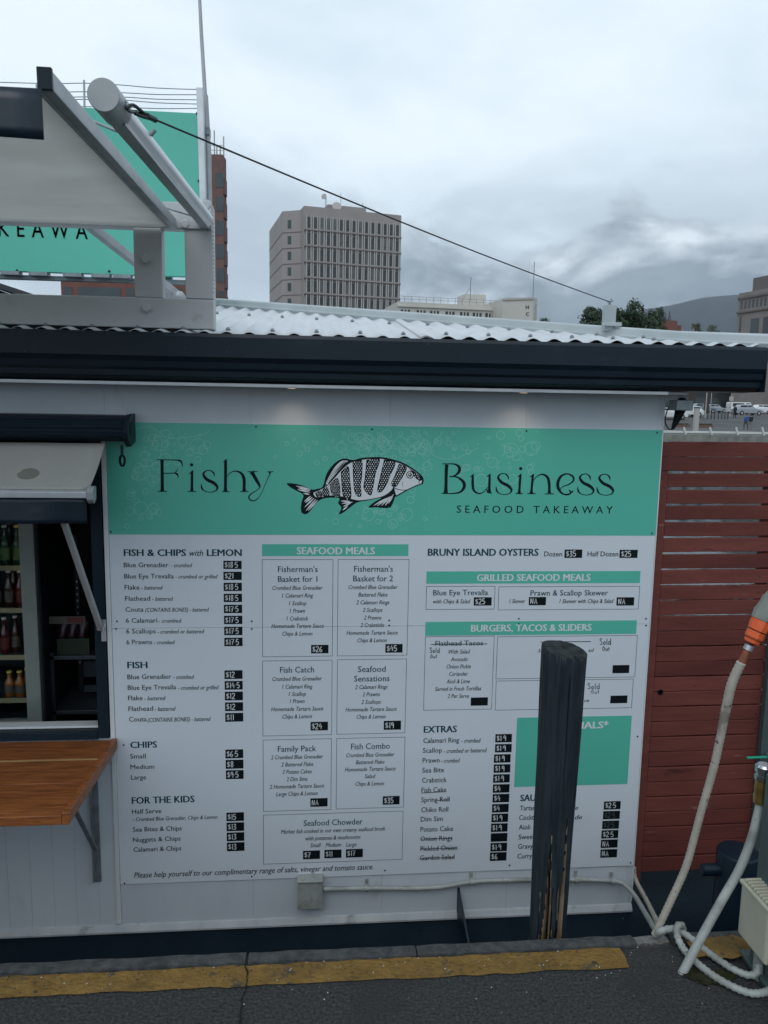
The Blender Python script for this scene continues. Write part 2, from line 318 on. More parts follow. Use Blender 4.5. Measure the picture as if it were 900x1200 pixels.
    def ball(s, c, r, m, seg=10, sq=(1, 1, 1)):
        c = Vector(c); vs = []; fs = []; rg = seg//2
        for i in range(rg+1):
            t = math.pi*i/rg
            for j in range(seg):
                a = 2*math.pi*j/seg; vs.append(c+Vector((math.sin(t)*math.cos(a)*r*sq[0], math.sin(t)*math.sin(a)*r*sq[1], math.cos(t)*r*sq[2])))
        for i in range(rg):
            for j in range(seg): fs.append((i*seg+j, i*seg+(j+1) % seg, (i+1)*seg+(j+1) % seg, (i+1)*seg+j))
        return s.add(vs, fs, m)
    def build(s, name, parent=None, smooth=None, bevel=0.0, origin=None, label=None):
        me = bpy.data.meshes.new(name)
        o0 = wloc(parent) if parent else Vector(origin or (0, 0, 0))
        me.from_pydata([v-o0 for v in s.v], [], s.f)
        for m in s.mats: me.materials.append(m)
        me.polygons.foreach_set('material_index', s.m)
        bm = bmesh.new(); bm.from_mesh(me); bmesh.ops.recalc_face_normals(bm, faces=bm.faces[:]) if s.closed else None
        if smooth:
            for f in bm.faces: f.smooth = True
            for e in bm.edges:
                if len(e.link_faces) == 2 and e.calc_face_angle(0) > R(smooth): e.smooth = False
        bm.to_mesh(me); bm.free()
        o = bpy.data.objects.new(name, me); COL.objects.link(o)
        if parent: o.parent = parent
        else: o.location = o0
        if bevel:
            b = o.modifiers.new('bevel', 'BEVEL'); b.width = bevel; b.segments = 2; b.limit_method = 'ANGLE'; b.angle_limit = R(40)
        if label: o['label'] = label
        return o
    closed = True

# flat drawing on the wall plane -------------------------------------------------
def face_poly(mb, pts, y, m):          # pts: wall points (x,z), laid as a flat sheet at depth y
    P = [Vector((p[0], p[1], 0)) for p in pts]
    t = tessellate_polygon([P]); mb.add([(p[0], y, p[1]) for p in pts], [tuple(a) for a in t], m)
def crop(ox, oy, sc):                   # a measuring frame: enlarged photo detail -> wall point
    return lambda x, y: at(ox+x/sc, oy+y/sc, 0.0)
def wp(v): return (v.x, v.z)
def catmull(pts, k=6):
    out = []
    n = len(pts)
    for i in range(n-1):
        a, b, c, d = pts[max(i-1, 0)], pts[i], pts[i+1], pts[min(i+2, n-1)]
        for j in range(k):
            t = j/k
            out.append(tuple(0.5*((2*b[q])+(c[q]-a[q])*t+(2*a[q]-5*b[q]+4*c[q]-d[q])*t*t+(3*b[q]-a[q]-3*c[q]+d[q])*t**3) for q in range(len(b))))
    out.append(pts[-1]); return out
def stroke(mb, C, pts, y, m, k=6, curved=True):      # pts (x,y,width) in measuring-frame units
    P = catmull(pts, k) if curved and len(pts) > 2 else pts
    L_, R_ = [], []
    for i in range(len(P)):
        a, b = P[max(i-1, 0)], P[min(i+1, len(P)-1)]
        dx, dy = b[0]-a[0], b[1]-a[1]; l = math.hypot(dx, dy) or 1; w = max(P[i][2], 0.2)/2
        L_.append(wp(C(P[i][0]-dy/l*w, P[i][1]+dx/l*w))); R_.append(wp(C(P[i][0]+dy/l*w, P[i][1]-dx/l*w)))
    n = len(P); vs = [(p[0], y, p[1]) for p in L_+R_]
    mb.add(vs, [(i, i+1, n+i+1, n+i) for i in range(n-1)], m)
def circ(mb, C, cx, cy, r, y, m, w=None, seg=20):
    if w is None: face_poly(mb, [wp(C(cx+r*math.cos(2*math.pi*i/seg), cy+r*math.sin(2*math.pi*i/seg))) for i in range(seg)], y, m)
    else:
        P = []
        for rr in (r-w/2, r+w/2): P += [wp(C(cx+rr*math.cos(2*math.pi*i/seg), cy+rr*math.sin(2*math.pi*i/seg))) for i in range(seg)]
        mb.add([(p[0], y, p[1]) for p in P], [(i, (i+1) % seg, seg+(i+1) % seg, seg+i) for i in range(seg)], m)
def sheet(): 
    b = MB(); b.closed = False; return b

# printed text -------------------------------------------------------------------
_tcache = {}
def text_mesh(s, bold=False, italic=False, space=1.0):
    key = (s, bold, italic, space)
    if key in _tcache: return _tcache[key]
    cu = bpy.data.curves.new('lettering', 'FONT'); cu.body = s; cu.size = 1.0; cu.resolution_u = 2
    cu.offset = 0.0; cu.shear = 0.25 if italic else 0.0; cu.space_character = space
    o = bpy.data.objects.new('lettering', cu); COL.objects.link(o)
    dg = bpy.context.evaluated_depsgraph_get(); ev = o.evaluated_get(dg); me = ev.to_mesh()
    vs = [v.co.copy() for v in me.vertices]; fs = [tuple(p.vertices) for p in me.polygons]
    ev.to_mesh_clear(); bpy.data.objects.remove(o); bpy.data.curves.remove(cu)
    sh = (-.032, -.011, .011, .032) if bold else (-.007, .007)      # weight: overlapping impressions, a hair apart in depth
    n = len(vs); V2, F2 = [], []
    for k, dx in enumerate(sh):
        V2 += [Vector((v.x+dx, v.y, .00004*k)) for v in vs]; F2 += [tuple(i+n*k for i in f) for f in fs]
    _tcache[key] = (V2, F2); return V2, F2
CAPH = None
def put_text(mb, C, s, x0, x1, base, cap, m, y=-0.0011, bold=False, italic=False, space=1.0, base2=None):
    global CAPH
    if CAPH is None: CAPH = max(v.y for v in text_mesh('H')[0])
    vs, fs = text_mesh(s, bold, italic, space)
    a, b = C(x0, base), C(x1, base if base2 is None else base2)
    zc = (a.z+b.z)/2 if base2 is not None else C((x0+x1)/2, base).z
    top = C((x0+x1)/2, base-cap).z
    mnx, mxx = min(v.x for v in vs), max(v.x for v in vs)
    sx = (b.x-a.x)/(mxx-mnx); sz = (top-C((x0+x1)/2, base).z)/CAPH
    mb.add([(a.x+(v.x-mnx)*sx, y-v.z, zc+v.y*sz) for v in vs], fs, m)

# hand-drawn marker characters (unit box, y down, 0..1 wide is per character)
HAND = {
 '$': (0.55, [[(.48, .22), (.30, .12), (.08, .25), (.15, .45), (.40, .55), (.48, .75), (.25, .9), (.03, .78)], [(.29, 0), (.26, 1)]]),
 '1': (0.32, [[(.08, .15), (.2, .02), (.2, 1)]]),
 '2': (0.6, [[(.05, .22), (.25, .02), (.5, .18), (.4, .5), (.05, .98), (.55, .95)]]),
 '3': (0.55, [[(.05, .08), (.35, .02), (.45, .22), (.2, .45), (.48, .65), (.35, .95), (.03, .9)]]),
 '4': (0.6, [[(.3, .02), (.03, .6), (.55, .6)], [(.42, .3), (.40, 1)]]),
 '5': (0.55, [[(.48, .03), (.12, .03), (.08, .45), (.35, .42), (.5, .68), (.3, .97), (.03, .9)]]),
 '6': (0.55, [[(.42, .03), (.12, .35), (.05, .75), (.25, .98), (.47, .78), (.3, .55), (.08, .65)]]),
 '7': (0.55, [[(.03, .05), (.5, .05), (.2, 1)], [(.12, .5), (.45, .48)]]),
 '8': (0.55, [[(.27, .45), (.07, .25), (.27, .02), (.45, .22), (.1, .7), (.27, .98), (.47, .72), (.27, .45)]]),
 '9': (0.55, [[(.45, .25), (.25, .03), (.05, .28), (.25, .5), (.45, .25), (.40, 1)]]),
 '.': (0.2, [[(.08, .5), (.14, .52)]]),
 '/': (0.4, [[(.38, 0), (.05, 1)]]),
 'N': (0.65, [[(.05, 1), (.12, .05), (.42, .95), (.52, .02)]]),
 'A': (0.62, [[(.02, 1), (.3, .02), (.52, 1)], [(.12, .62), (.46, .6)]]),
 'S': (0.55, [[(.46, .15), (.25, .02), (.07, .2), (.4, .6), (.35, .92), (.03, .88)]]),
 'o': (0.45, [[(.2, .45), (.04, .7), (.2, .97), (.36, .7), (.2, .45)]]),
 'l': (0.25, [[(.1, .02), (.1, .97)]]),
 'd': (0.5, [[(.36, .5), (.1, .5), (.05, .85), (.25, .97), (.38, .7)], [(.40, .02), (.40, .98)]]),
 'O': (0.65, [[(.28, .05), (.04, .5), (.25, .97), (.5, .55), (.28, .05)]]),
 'u': (0.45, [[(.05, .45), (.07, .85), (.22, .97), (.36, .8), (.37, .45), (.38, .97)]]),
 't': (0.38, [[(.18, .15), (.18, .9), (.32, .95)], [(.02, .45), (.34, .42)]]),
 ' ': (0.3, []),
}
def hand(mb, C, s, x0, y0, x1, y1, m, y, wid=0.13, jit=0.03):
    tot = sum(HAND[c][0] for c in s)+0.08*(len(s)-1); h = y1-y0; sx = (x1-x0)/tot; x = 0
    for c in s:
        w, sts = HAND[c]
        dz = random.uniform(-jit, jit)
        for st in sts:
            stroke(mb, C, [(x0+(x+p[0])*sx, y0+(p[1]+dz)*h, wid*h) for p in st], y, m, 4, curved=len(st) > 3)
        x += w+0.08

# ================================================================== THE SETTING
XR, XL = 1.557, -4.2                     # kiosk wall ends
WY = 0.006                               # wall face, the sign sheet stands in front of it
ZB = at(450, 1077, 0).z                  # bottom of the wall
ZDECK = ZB-0.012
ZT = at(450, 455, 0).z                   # top of the wall, under the gutter

# wharf under the photographer: asphalt, concrete edge, yellow line
KY = atz(450, 1110.5, 0).y               # wharf edge
b = MB(); b.box((-60, -60, -3), (60, KY+0.0, -0.012), M_CONC); b.build('wharf').__setitem__('kind', 'structure')
b = MB()
KI = atz(450, 1124, 0).y
yl0, yl1 = atz(450, 1125, 0).y, atz(450, 1149, 0).y
def grid_sheet(name, x0, x1, y0, y1, z, m, nx, ny, jit=0.0, edge=0.0, kind='structure', dome=0.0):
    bb = sheet(); vs = []
    for j in range(ny+1):
        for i in range(nx+1):
            ex = random.uniform(-edge, edge) if j in (0, ny) else 0
            vs.append((x0+(x1-x0)*i/nx+(random.uniform(-edge, edge) if i in (0, nx) else 0), y0+(y1-y0)*j/ny+ex, z+random.uniform(-jit, jit)))
    fs = [(j*(nx+1)+i, j*(nx+1)+i+1, (j+1)*(nx+1)+i+1, (j+1)*(nx+1)+i) for j in range(ny) for i in range(nx)]
    bb.add(vs, fs, m); o = bb.build(name); o['kind'] = kind; return o
grid_sheet('asphalt_pavement', -60, 60, -60, KI-0.004, 0.0, M_ASPH, 40, 40)
# concrete edge strip in lengths, slightly proud, one broken stretch
def edge_len(x0, x1, y0, y1, z1, mm):
    bb = MB(); n = max(2, int((x1-x0)/0.06)); prof = []
    top = []
    for i in range(n+1):
        x = x0+(x1-x0)*i/n
        top.append((x, random.uniform(-.0025, .0025), random.uniform(-.0015, .0015)))
    vs = []
    for x, dy, dz in top: vs += [(x, y0+dy*0.6, -0.05), (x, y0+dy, z1+dz), (x, (y0+y1)/2, z1+dz*0.4), (x, y1+dy*1.1, z1-0.006+dz), (x, y1+0.012+dy, -0.25)]
    fs = []
    for i in range(n):
        for k in range(4): fs.append((i*5+k, i*5+k+1, (i+1)*5+k+1, (i+1)*5+k))
    fs += [(0, 1, 2, 3, 4), tuple(n*5+k for k in (4, 3, 2, 1, 0))]
    bb.add(vs, fs, mm); return bb
t = thing('kerb', 'grey concrete edge strip along the wharf, beside the yellow line', 'kerb', (0, KY, 0)); t['kind'] = 'structure'
jx = atz(289, 1130, 0).x; jx2 = atz(488, 1118, 0).x; jx3 = atz(742, 1103, 0).x; jx4 = atz(788, 1102, 0).x
for x0, x1 in ((-12, jx-.004), (jx+.004, jx2-.002), (jx2+.002, jx3), (jx4, 12)):
    edge_len(x0, x1, KI, KY, 0.010, M_CONC).build('edge_strip', t, smooth=50)
edge_len(jx3+.01, jx4-.01, KI+.02, KY+0.01, -0.002, mat('broken concrete', (0.13, 0.125, 0.12), (0.25, 0.24, 0.225), 0.9, scale=40, bump=1.5, bscale=70)).build('broken_edge', t, smooth=50)
# yellow line on the asphalt
ye = atz(733, 1125, 0).x
o = grid_sheet('yellow_line', -12, ye, yl1, yl0, 0.004, M_YELLOW, 260, 4, edge=0.004)
y2 = atz(812, 1118, 0).x
o = grid_sheet('yellow_line', y2, y2+0.30, atz(840, 1128, 0).y, atz(840, 1103, 0).y, 0.0155, M_YELLOW, 16, 4, edge=0.010)
# the crack across strip, line and asphalt
b = sheet(); pts = []
P = [(289.5, 1121), (288.5, 1127), (287, 1132), (289, 1136), (290.5, 1140), (289, 1145), (290, 1149), (288.5, 1154), (289.5, 1158), (286, 1163), (284.5, 1168), (283, 1172), (284, 1179), (281.5, 1186), (282.5, 1193), (280, 1200), (281, 1210), (276, 1230)]
L_, R_ = [], []
for i, (px, py) in enumerate(P):
    v = atz(px, py, 0.0058 if i > 4 else 0.0145); w = random.uniform(.0012, .0032)
    L_.append((v.x-w, v.y, v.z)); R_.append((v.x+w, v.y, v.z))
b.add(L_+R_, [(i, i+1, len(P)+i+1, len(P)+i) for i in range(len(P)-1)], M_CRACK)
b.build('pavement_crack')['kind'] = 'structure'
# harbour water
grid_sheet('harbour_water', -400, 400, -3, 60, -1.55, M_WATER, 10, 10)
# quay and streets across the water: one sheet that climbs gently to the hills
prof = [(52, -0.38), (58, -0.36), (85, -0.50), (102, 0.85), (140, 1.15), (200, 2.4), (420, 6), (1200, 40), (6000, 160)]
b = sheet(); vs = []
for y, z in prof: vs += [(-3000, y, z), (-200, y, z), (200, y, z), (3000, y, z)]
vs = [(-3000, 52, -3), (-200, 52, -3), (200, 52, -3), (3000, 52, -3)]+vs
b.add(vs, [(4*j+i, 4*j+i+1, 4*j+5+i, 4*j+4+i) for j in range(len(prof)) for i in range(3)], M_LAND)
b.build('street_ground')['kind'] = 'structure'
# the mountain under the cloud
b = sheet(); nx, ny = 90, 18; vs = []
from mathutils import noise as mnoise
for j in range(ny+1):
    for i in range(nx+1):
        px = 600+i*8; t_ = j/ny
        base = atd(px, 470, 4500+1500*t_)
        pk = 113+(px-740)*.19 if px > 740 else 113*max(0, (px-610)/130)
        hgt = (min(pk, 165)/900*5700+1.6-60)*math.sin(min(1, t_*1.25)*math.pi/2)*(0.97+0.05*mnoise.noise(Vector((i*.12, j*.2, 0))))
        vs.append((base.x, base.y, 60+hgt))
b.add(vs, [(j*(nx+1)+i, j*(nx+1)+i+1, (j+1)*(nx+1)+i+1, (j+1)*(nx+1)+i) for j in range(ny) for i in range(nx)], M_HILL)
b.build('mountain', smooth=80)['kind'] = 'structure'

# ================================================================== PONTOON AND KIOSK
t = thing('floating_pontoon', 'navy painted floating pontoon carrying the takeaway kiosk', 'pontoon', (0, 0, ZDECK))
b = MB(); b.box((-6, -0.55, -1.75), (3.6, 3.2, ZDECK), M_DECK); b.build('deck', t, bevel=0.015)
b = MB(); b.box((-6, -0.575, ZDECK-.25), (3.6, -0.551, ZDECK-.05), M_NAVY); b.build('rubbing_strake', t)
fx0, fx1 = at(534, 1040, -0.01), at(541, 1062, -0.16)
b = MB(); fa = at(536, 1040, 0.0); fb = at(541, 1063, 0.0)
b.prism([(fa.x, 0.0, fa.z), (fa.x, 0.0, ZDECK), (fa.x+.012, -0.24, ZDECK), (fa.x+.012, -0.22, ZDECK+.03)], (0.010, 0, 0), M_NAVY); b.build('gusset', t)

KL = 'white painted takeaway kiosk with navy gutter and white corrugated roof'
kiosk = thing('takeaway_kiosk', KL, 'kiosk', (0, 0, ZB))
wx1 = at(126, 760, 0).x                   # right edge of window frame
wz0 = at(60, 866, 0).z; wz1 = at(60, 500, 0).z
wx0 = -2.6
def boards(bb, x0, x1, z0, z1, pitch, m, ph=0.0):     # tongue-and-groove face, v-grooves every pitch, with thickness
    xs = [x0]; k = math.ceil((x0-ph)/pitch)
    top = [(x0, WY)]
    while ph+k*pitch < x1-.004:
        g = ph+k*pitch
        if g > x0+.004: top += [(g-.0015, WY), (g, WY+.002), (g+.0015, WY)]
        k += 1
    top += [(x1, WY)]
    n = len(top)
    vs = [(x, y, z0) for x, y in top]+[(x, y, z1) for x, y in top]+[(x0, WY+.06, z0), (x1, WY+.06, z0), (x0, WY+.06, z1), (x1, WY+.06, z1)]
    fs = [(i, i+1, n+i+1, n+i) for i in range(n-1)]+[(2*n, 2*n+2, 2*n+3, 2*n+1), (0, n, 2*n+2, 2*n), (n-1, 2*n+1, 2*n+3, 2*n-1)]
    bb.add(vs, fs, m)
b = MB()
gx = [at(px, 900, 0).x for px in (15, 42)]
boards(b, XL, wx1, ZB, wz0, 0.1, M_WALL, at(8, 1020, 0).x)
boards(b, wx1, XR, ZB, ZT+.05, 0.605, M_WALL, at(141, 1050, 0).x)
boards(b, XL, wx1, wz1, ZT+.05, 0.605, M_WALL, at(141, 1050, 0).x)
boards(b, XL, wx0, wz0, wz1, 0.1, M_WALL)
b.box((XL, .066, ZB), (XL+.06, 2.9, 1.7), M_WALL); b.box((XR-.06, .066, ZB), (XR, 2.9, 1.7), M_WALL); b.box((XL, 2.84, ZB), (XR, 2.9, 1.7), M_WALL)
b.build('wall', kiosk)
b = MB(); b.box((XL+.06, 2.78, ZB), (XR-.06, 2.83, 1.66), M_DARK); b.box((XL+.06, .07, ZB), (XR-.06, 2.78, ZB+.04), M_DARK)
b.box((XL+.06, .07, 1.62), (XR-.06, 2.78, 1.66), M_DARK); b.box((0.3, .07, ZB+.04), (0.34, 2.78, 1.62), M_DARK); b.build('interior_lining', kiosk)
# skirting flashing
b = MB()
b.extr([(WY-.004, ZB+.026), (WY-.008, ZB+.024), (WY-.022, ZB+.002), (WY-.022, ZB-.008), (WY+.02, ZB-.008), (WY+.02, ZB+.026)], XL, XR, mat('skirting paint', (0.36, 0.39, 0.41), (0.46, 0.49, 0.50), 0.55, scale=6, spots=[(9, 0.58, 0.12, (0.24, 0.25, 0.25))]))
b.build('skirting', kiosk, bevel=0.002)
# corner strip beside the window, top to bottom
b = MB(); b.box((at(124.3, 700, 0).x, WY-.010, ZB+.034), (at(130, 700, 0).x-.001, WY+.001, wz1+.02), M_TRIM)
b.build('corner_strip', kiosk, bevel=0.002)
b = MB(); b.box((1.5525, WY-.006, ZB+.036), (XR+.0015, WY+.03, ZT), M_TRIM); b.build('corner_strip', kiosk, bevel=0.002)
# window frame (navy)
wf = MB(); fw_ = 0.052
zf0 = at(60, 870, 0).z
wf.box((wx1-fw_, WY-.012, wz0), (wx1-.004, WY+.09, wz1), M_NAVY)
wf.box((wx0, WY-.012, wz1), (wx1-.004, WY+.09, wz1+.04), M_NAVY)
wf.box((wx0, WY-.014, wz0-.004), (wx1-fw_-.001, WY+.09, at(60, 858, 0).z), M_NAVY)
wfo = wf.build('window_frame', kiosk, bevel=0.002)
b = MB(); b.box((wx0, WY+.03, at(60, 857.5, 0).z), (wx1-fw_-.002, WY+.085, at(60, 856, 0).z+.004), M_TRIM); b.build('sill_strip', wfo)

# --- gutter
gx0, gx1 = -4.6, at(897, 425, -0.2).x
def gz(py, Y): return at(500, py, Y).z
gp = [(-0.17, gz(398, -.2)), (-0.205, gz(397, -.2)), (-0.212, gz(401, -.21)), (-0.212, gz(424, -.21)), (-0.200, gz(430, -.2)), (-0.196, gz(437, -.19)), (-0.185, gz(440, -.185)),
      (-0.183, gz(447, -.18)), (-0.150, gz(452, -.15)), (-0.05, gz(453, -.15)), (-0.05, gz(440, -.18)), (-0.165, gz(440, -.18))]
M_GUT = mat('navy gutter paint', (0.0055, 0.014, 0.024), (0.009, 0.020, 0.031), 0.40, spec=0.30, scale=2.5, bump=0.45, bscale=3.5, spots=[(55, 0.70, 0.03, (0.10, 0.115, 0.125)), (4, 0.60, 0.14, (0.016, 0.030, 0.042))], stretch=(0.7, 1, 1))
b = MB(); b.extr(gp, gx0, gx1, M_GUT); b.box((gx1, -.21, gz(452, -.2)), (gx1+.004, .02, gz(398, -.2)), M_NAVY); b.build('gutter', kiosk, bevel=0.003)
b = MB(); b.box((gx0, -.152, gz(457.5, -.15)), (at(783, 465, -.15).x, -.100, gz(453.6, -.15)), M_ALU); b.build('soffit_trim', kiosk, bevel=0.001)
b = MB(); b.box((gx0, -.0995, gz(457.5, -.15)+.004), (XR+.05, WY+.002, gz(457.5, -.15)+.012), M_TRIM); b.build('soffit', kiosk)
# eave bracket at the right corner
bq = at(783, 466, -0.06)
b = MB(); b.box((XR+.0065, -.10, bq.z-.055), (at(808, 470, -.06).x, -.02, bq.z-.010), M_STEEL); b.build('eave_bracket', kiosk, bevel=0.004)

# --- roof: corrugated sheets up to an oblique ridge flashing
EV = at(500, 396.5, -0.185)                # eave edge
SL = math.tan(R(9.5))
nrm = Vector((0, -SL, 1))
def onroof(px, py, up=0.0):
    d = ray(px, py); p0 = Vector((EV.x, EV.y, EV.z+up)); tt = (p0-EYE).dot(nrm)/d.dot(nrm); return EYE+d*tt
rl_, ra, rb = onroof(60, 366), onroof(255, 359), onroof(800, 402.5)
def ridgeY(x):
    a, c = (ra, rb) if x > ra.x else (rl_, ra)
    return max(EV.y+.015, a.y+(c.y-a.y)*(x-a.x)/(c.x-a.x))
PIT, AMP = 0.089, 0.0074
def corr(name, x0, x1, lift=0.0):
    bb = MB(); bb.closed = False; nx = int((x1-x0)/PIT*12); ny = 8; vs = []
    for i in range(nx+1):
        x = x0+(x1-x0)*i/nx; yr = ridgeY(x)+.04
        for j in range(ny+1):
            y = EV.y+(yr-EV.y)*j/ny
            vs.append((x, y, EV.z+(y-EV.y)*SL+AMP*math.cos(2*math.pi*x/PIT)+lift))
    bb.add(vs, [(i*(ny+1)+j, (i+1)*(ny+1)+j, (i+1)*(ny+1)+j+1, i*(ny+1)+j+1) for i in range(nx) for j in range(ny)], M_ROOF)
    o = bb.build(name, kiosk, smooth=60)
    so = o.modifiers.new('sheet', 'SOLIDIFY'); so.thickness = 0.002
    return o
sx = at(497, 396, EV.y).x
s1 = corr('roof_sheet', -4.5, sx+.03, 0.0); s2 = corr('roof_sheet', sx-.015, gx1-.02, 0.0045)
b = MB(); b.lathe((0, 0, 0), [(.009, -.004), (.010, .001), (.006, .004), (.0055, .007), (.0, .008)], M_STEEL, 8)
screw0 = b.build('roof_screw', None)
first_ = True
for k in range(-46, 22):
    x = k*PIT*2
    if not (-4.4 < x < gx1-.05): continue
    for y in (EV.y+.05, EV.y+.05+(ridgeY(x)-EV.y)*.55):
        if y > ridgeY(x)-.03: continue
        z = EV.z+(y-EV.y)*SL+AMP+.005
        if x < -1.7: continue
        o = screw0 if first_ else screw0.copy()
        if not first_: COL.objects.link(o)
        first_ = False; sh_ = s1 if x < sx else s2; o.parent = sh_; o.location = Vector((x, y, z+(.0045 if sh_ is s2 else 0)))-wloc(sh_)
# ridge flashing: a low box capping running along the top of the sheets
def rp(x, dy=0, dz=0): 
    y = ridgeY(x); return Vector((x, y+dy, EV.z+(y-EV.y)*SL+dz))
b = MB()
X0_, X1_ = -4.5, gx1+.25
def rsec(x):
    return [rp(x, -.012, .012), rp(x, 0, .016), rp(x, .010, .046), rp(x, .04, .056), rp(x, .13, .058), rp(x, .15, .04), rp(x, .17, -.05), rp(x, 0, -.03)]
xs = [X0_, rl_.x, ra.x, 0, .9, rb.x, X1_]; vs = []; n = 8
for x in xs: vs += rsec(x)
b.add(vs, [(i*n+k, i*n+(k+1) % n, (i+1)*n+(k+1) % n, (i+1)*n+k) for i in range(len(xs)-1) for k in range(n)]+[tuple(range(n)), tuple((len(xs)-1)*n+k for k in reversed(range(n)))], M_FLASH)
b.build('ridge_flashing', kiosk, bevel=0.004)
# rear slope closing the roof behind the ridge
b = MB(); b.closed = False
b.add([rp(-4.5, .17, .02), rp(gx1, .17, .02), (gx1, 3.1, 1.55), (-4.5, 3.1, 1.55)], [(0, 1, 2, 3)], M_ROOF); b.build('rear_roof', kiosk)
b = MB(); b.closed = False
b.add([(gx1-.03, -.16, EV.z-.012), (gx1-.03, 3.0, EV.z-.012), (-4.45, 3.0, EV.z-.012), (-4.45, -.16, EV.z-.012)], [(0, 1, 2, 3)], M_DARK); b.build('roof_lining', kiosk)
# lit downlights under the eave (two warm patches on the wall)
for px in (342, 612):
    p = at(px, 458, -0.06)
    zz = gz(457.5, -.15)+.003
    b = MB(); b.lathe((p.x, -.085, zz+.006), [(.022, -.010), (.024, -.002), (.024, .0)], M_TRIM, 16); d = b.build('downlight', kiosk)
    b = MB(); b.lathe((p.x, -.085, zz-.0055), [(.016, 0), (.016, .001)], M_LED, 14); b.build('lamp_lens', d)
    l = bpy.data.lights.new('downlight_lamp', 'SPOT'); l.energy = 0.45; l.color = (1, .78, .55); l.spot_size = R(130); l.spot_blend = 1; l.shadow_soft_size = .03
    lo = bpy.data.objects.new('downlight_lamp', l); COL.objects.link(lo); lo.parent = d; lo.location = Vector((p.x, -.115, zz-.02))-wloc(d)
    lo.rotation_euler = (R(12), 0, 0)

# ================================================================== MENU BOARD
PL, PR_, PT, PB, PM, PS = -0.88591, 1.55121, 1.6-.09385, 1.6-.57541, 1.6-2.2078, 1.6-.99273
board = thing('menu_board', 'large white and teal seafood menu signboard screwed to the kiosk wall', 'menu board', (0, 0, PM))
b = MB(); b.box((PL, 0, PS+.0008), (PR_, .005, PT), M_BOARD); upper = b.build('upper_sheet', board)
b = MB(); b.box((PL, 0, PM), (PR_, .0052, PS-.0008), M_BOARD); lower = b.build('lower_sheet', board)
b = MB(); b.box((PL, -.0007, PB), (PR_, -.0001, PT), M_TEAL); hdr = b.build('header_panel', board)
C_full = crop(0, 0, 1.0)
# bubbles printed on the header
b = sheet(); CH = crop(0, 0, 1)
def bubbles(cx, cy, sx_, sy_, n, rmin, rmax):
    for _ in range(n):
        x = random.gauss(cx, sx_); y = random.gauss(cy, sy_); r = rmin*((rmax/rmin)**(random.random()**1.8))
        if 132+r < x < 770-r and 503+r < y < 622-r and x-r > 160-(y-530)*.3: circ(b, CH, x, y, r, -.0008-random.random()*.0001, M_TEAL_L, w=min(.75, r*.4), seg=18)
bubbles(150, 560, 18, 35, 80, 1, 9); bubbles(200, 515, 28, 14, 45, 1, 9); bubbles(455, 515, 40, 16, 130, .8, 7); bubbles(500, 530, 45, 20, 90, .8, 6)
bubbles(600, 535, 22, 18, 40, .8, 9); bubbles(450, 605, 30, 9, 45, .8, 8); bubbles(360, 530, 30, 10, 30, .6, 3)
for P_ in ([(155, 505), (175, 500), (200, 513), (235, 510), (247, 503)], [(430, 505), (452, 530), (470, 512), (500, 540)], [(520, 505), (505, 530), (530, 538), (560, 525)], [(190, 515), (186, 540), (168, 548)]):
    stroke(b, CH, [(x, y, .7) for x, y in P_], -.00085, M_TEAL_L)
b.build('bubble_print', hdr)
# script lettering of the name
YL_ = -.0012
b = sheet(); F = crop(170, 520, 5.625)
def S(pts, fr=None, k=7): stroke(b, fr or F, pts, YL_-random.random()*.0001, M_INK, k)
def ln(fr, *p): stroke(b, fr, list(p), YL_-random.random()*.0001, M_INK, 2, curved=False)
S([(112, 106, 30), (112, 122, 22), (113, 200, 21), (114, 295, 23), (114, 312, 34)]); ln(F, (80, 105, 6), (160, 106, 6), (232, 109, 8)); S([(205, 106, 4), (230, 112, 13), (243, 128, 9), (248, 154, 1)])
ln(F, (84, 314, 6), (146, 314, 6)); S([(118, 194, 6), (190, 193, 6), (205, 185, 6), (218, 164, 2)]); S([(195, 194, 5), (211, 200, 14), (217, 212, 8), (219, 228, 1)])
circ(b, F, 307, 139, 11, YL_, M_INK)
S([(286, 203, 1), (303, 190, 8), (318, 176, 8)]); S([(312, 180, 14), (310, 200, 17), (309, 290, 18), (308, 312, 28)]); ln(F, (280, 315, 5), (338, 315, 5))
SPT = [(455, 219, 2), (453, 195, 10), (430, 176, 6), (400, 180, 8), (385, 203, 15), (408, 235, 20), (452, 258, 21), (476, 284, 16), (468, 308, 8), (432, 319, 5), (392, 311, 6), (374, 290, 12), (370, 261, 2)]
S(SPT)
S([(513, 123, 1), (530, 112, 8), (542, 98, 3)]); S([(533, 104, 12), (531, 125, 19), (531, 200, 20), (530, 295, 21), (530, 313, 34)]); ln(F, (508, 316, 5), (556, 316, 5))
S([(540, 218, 3), (560, 193, 5), (595, 180, 8), (632, 193, 15), (652, 230, 21), (653, 295, 21), (655, 313, 34)]); ln(F, (626, 316, 5), (682, 316, 5))
ln(F, (676, 183, 5), (742, 183, 5)); S([(703, 184, 34), (712, 200, 24), (735, 240, 22), (754, 275, 15), (757, 292, 5)])
S([(828, 188, 7), (800, 250, 4), (762, 335, 4), (735, 367, 6), (708, 376, 8), (688, 364, 9), (685, 348, 9), (702, 328, 7), (738, 306, 5), (757, 288, 5)]); ln(F, (806, 184, 5), (846, 184, 5)); ln(F, (818, 186, 14), (828, 196, 6))
b.build('name_lettering', hdr); b = sheet()
G = crop(500, 520, 3.913)
def SG(p): S(p, G)
SG([(92, 95, 17), (90, 120, 15), (88, 200, 15), (87, 226, 22)]); ln(G, (72, 92, 4), (115, 92, 4)); ln(G, (68, 228, 4), (110, 229, 4))
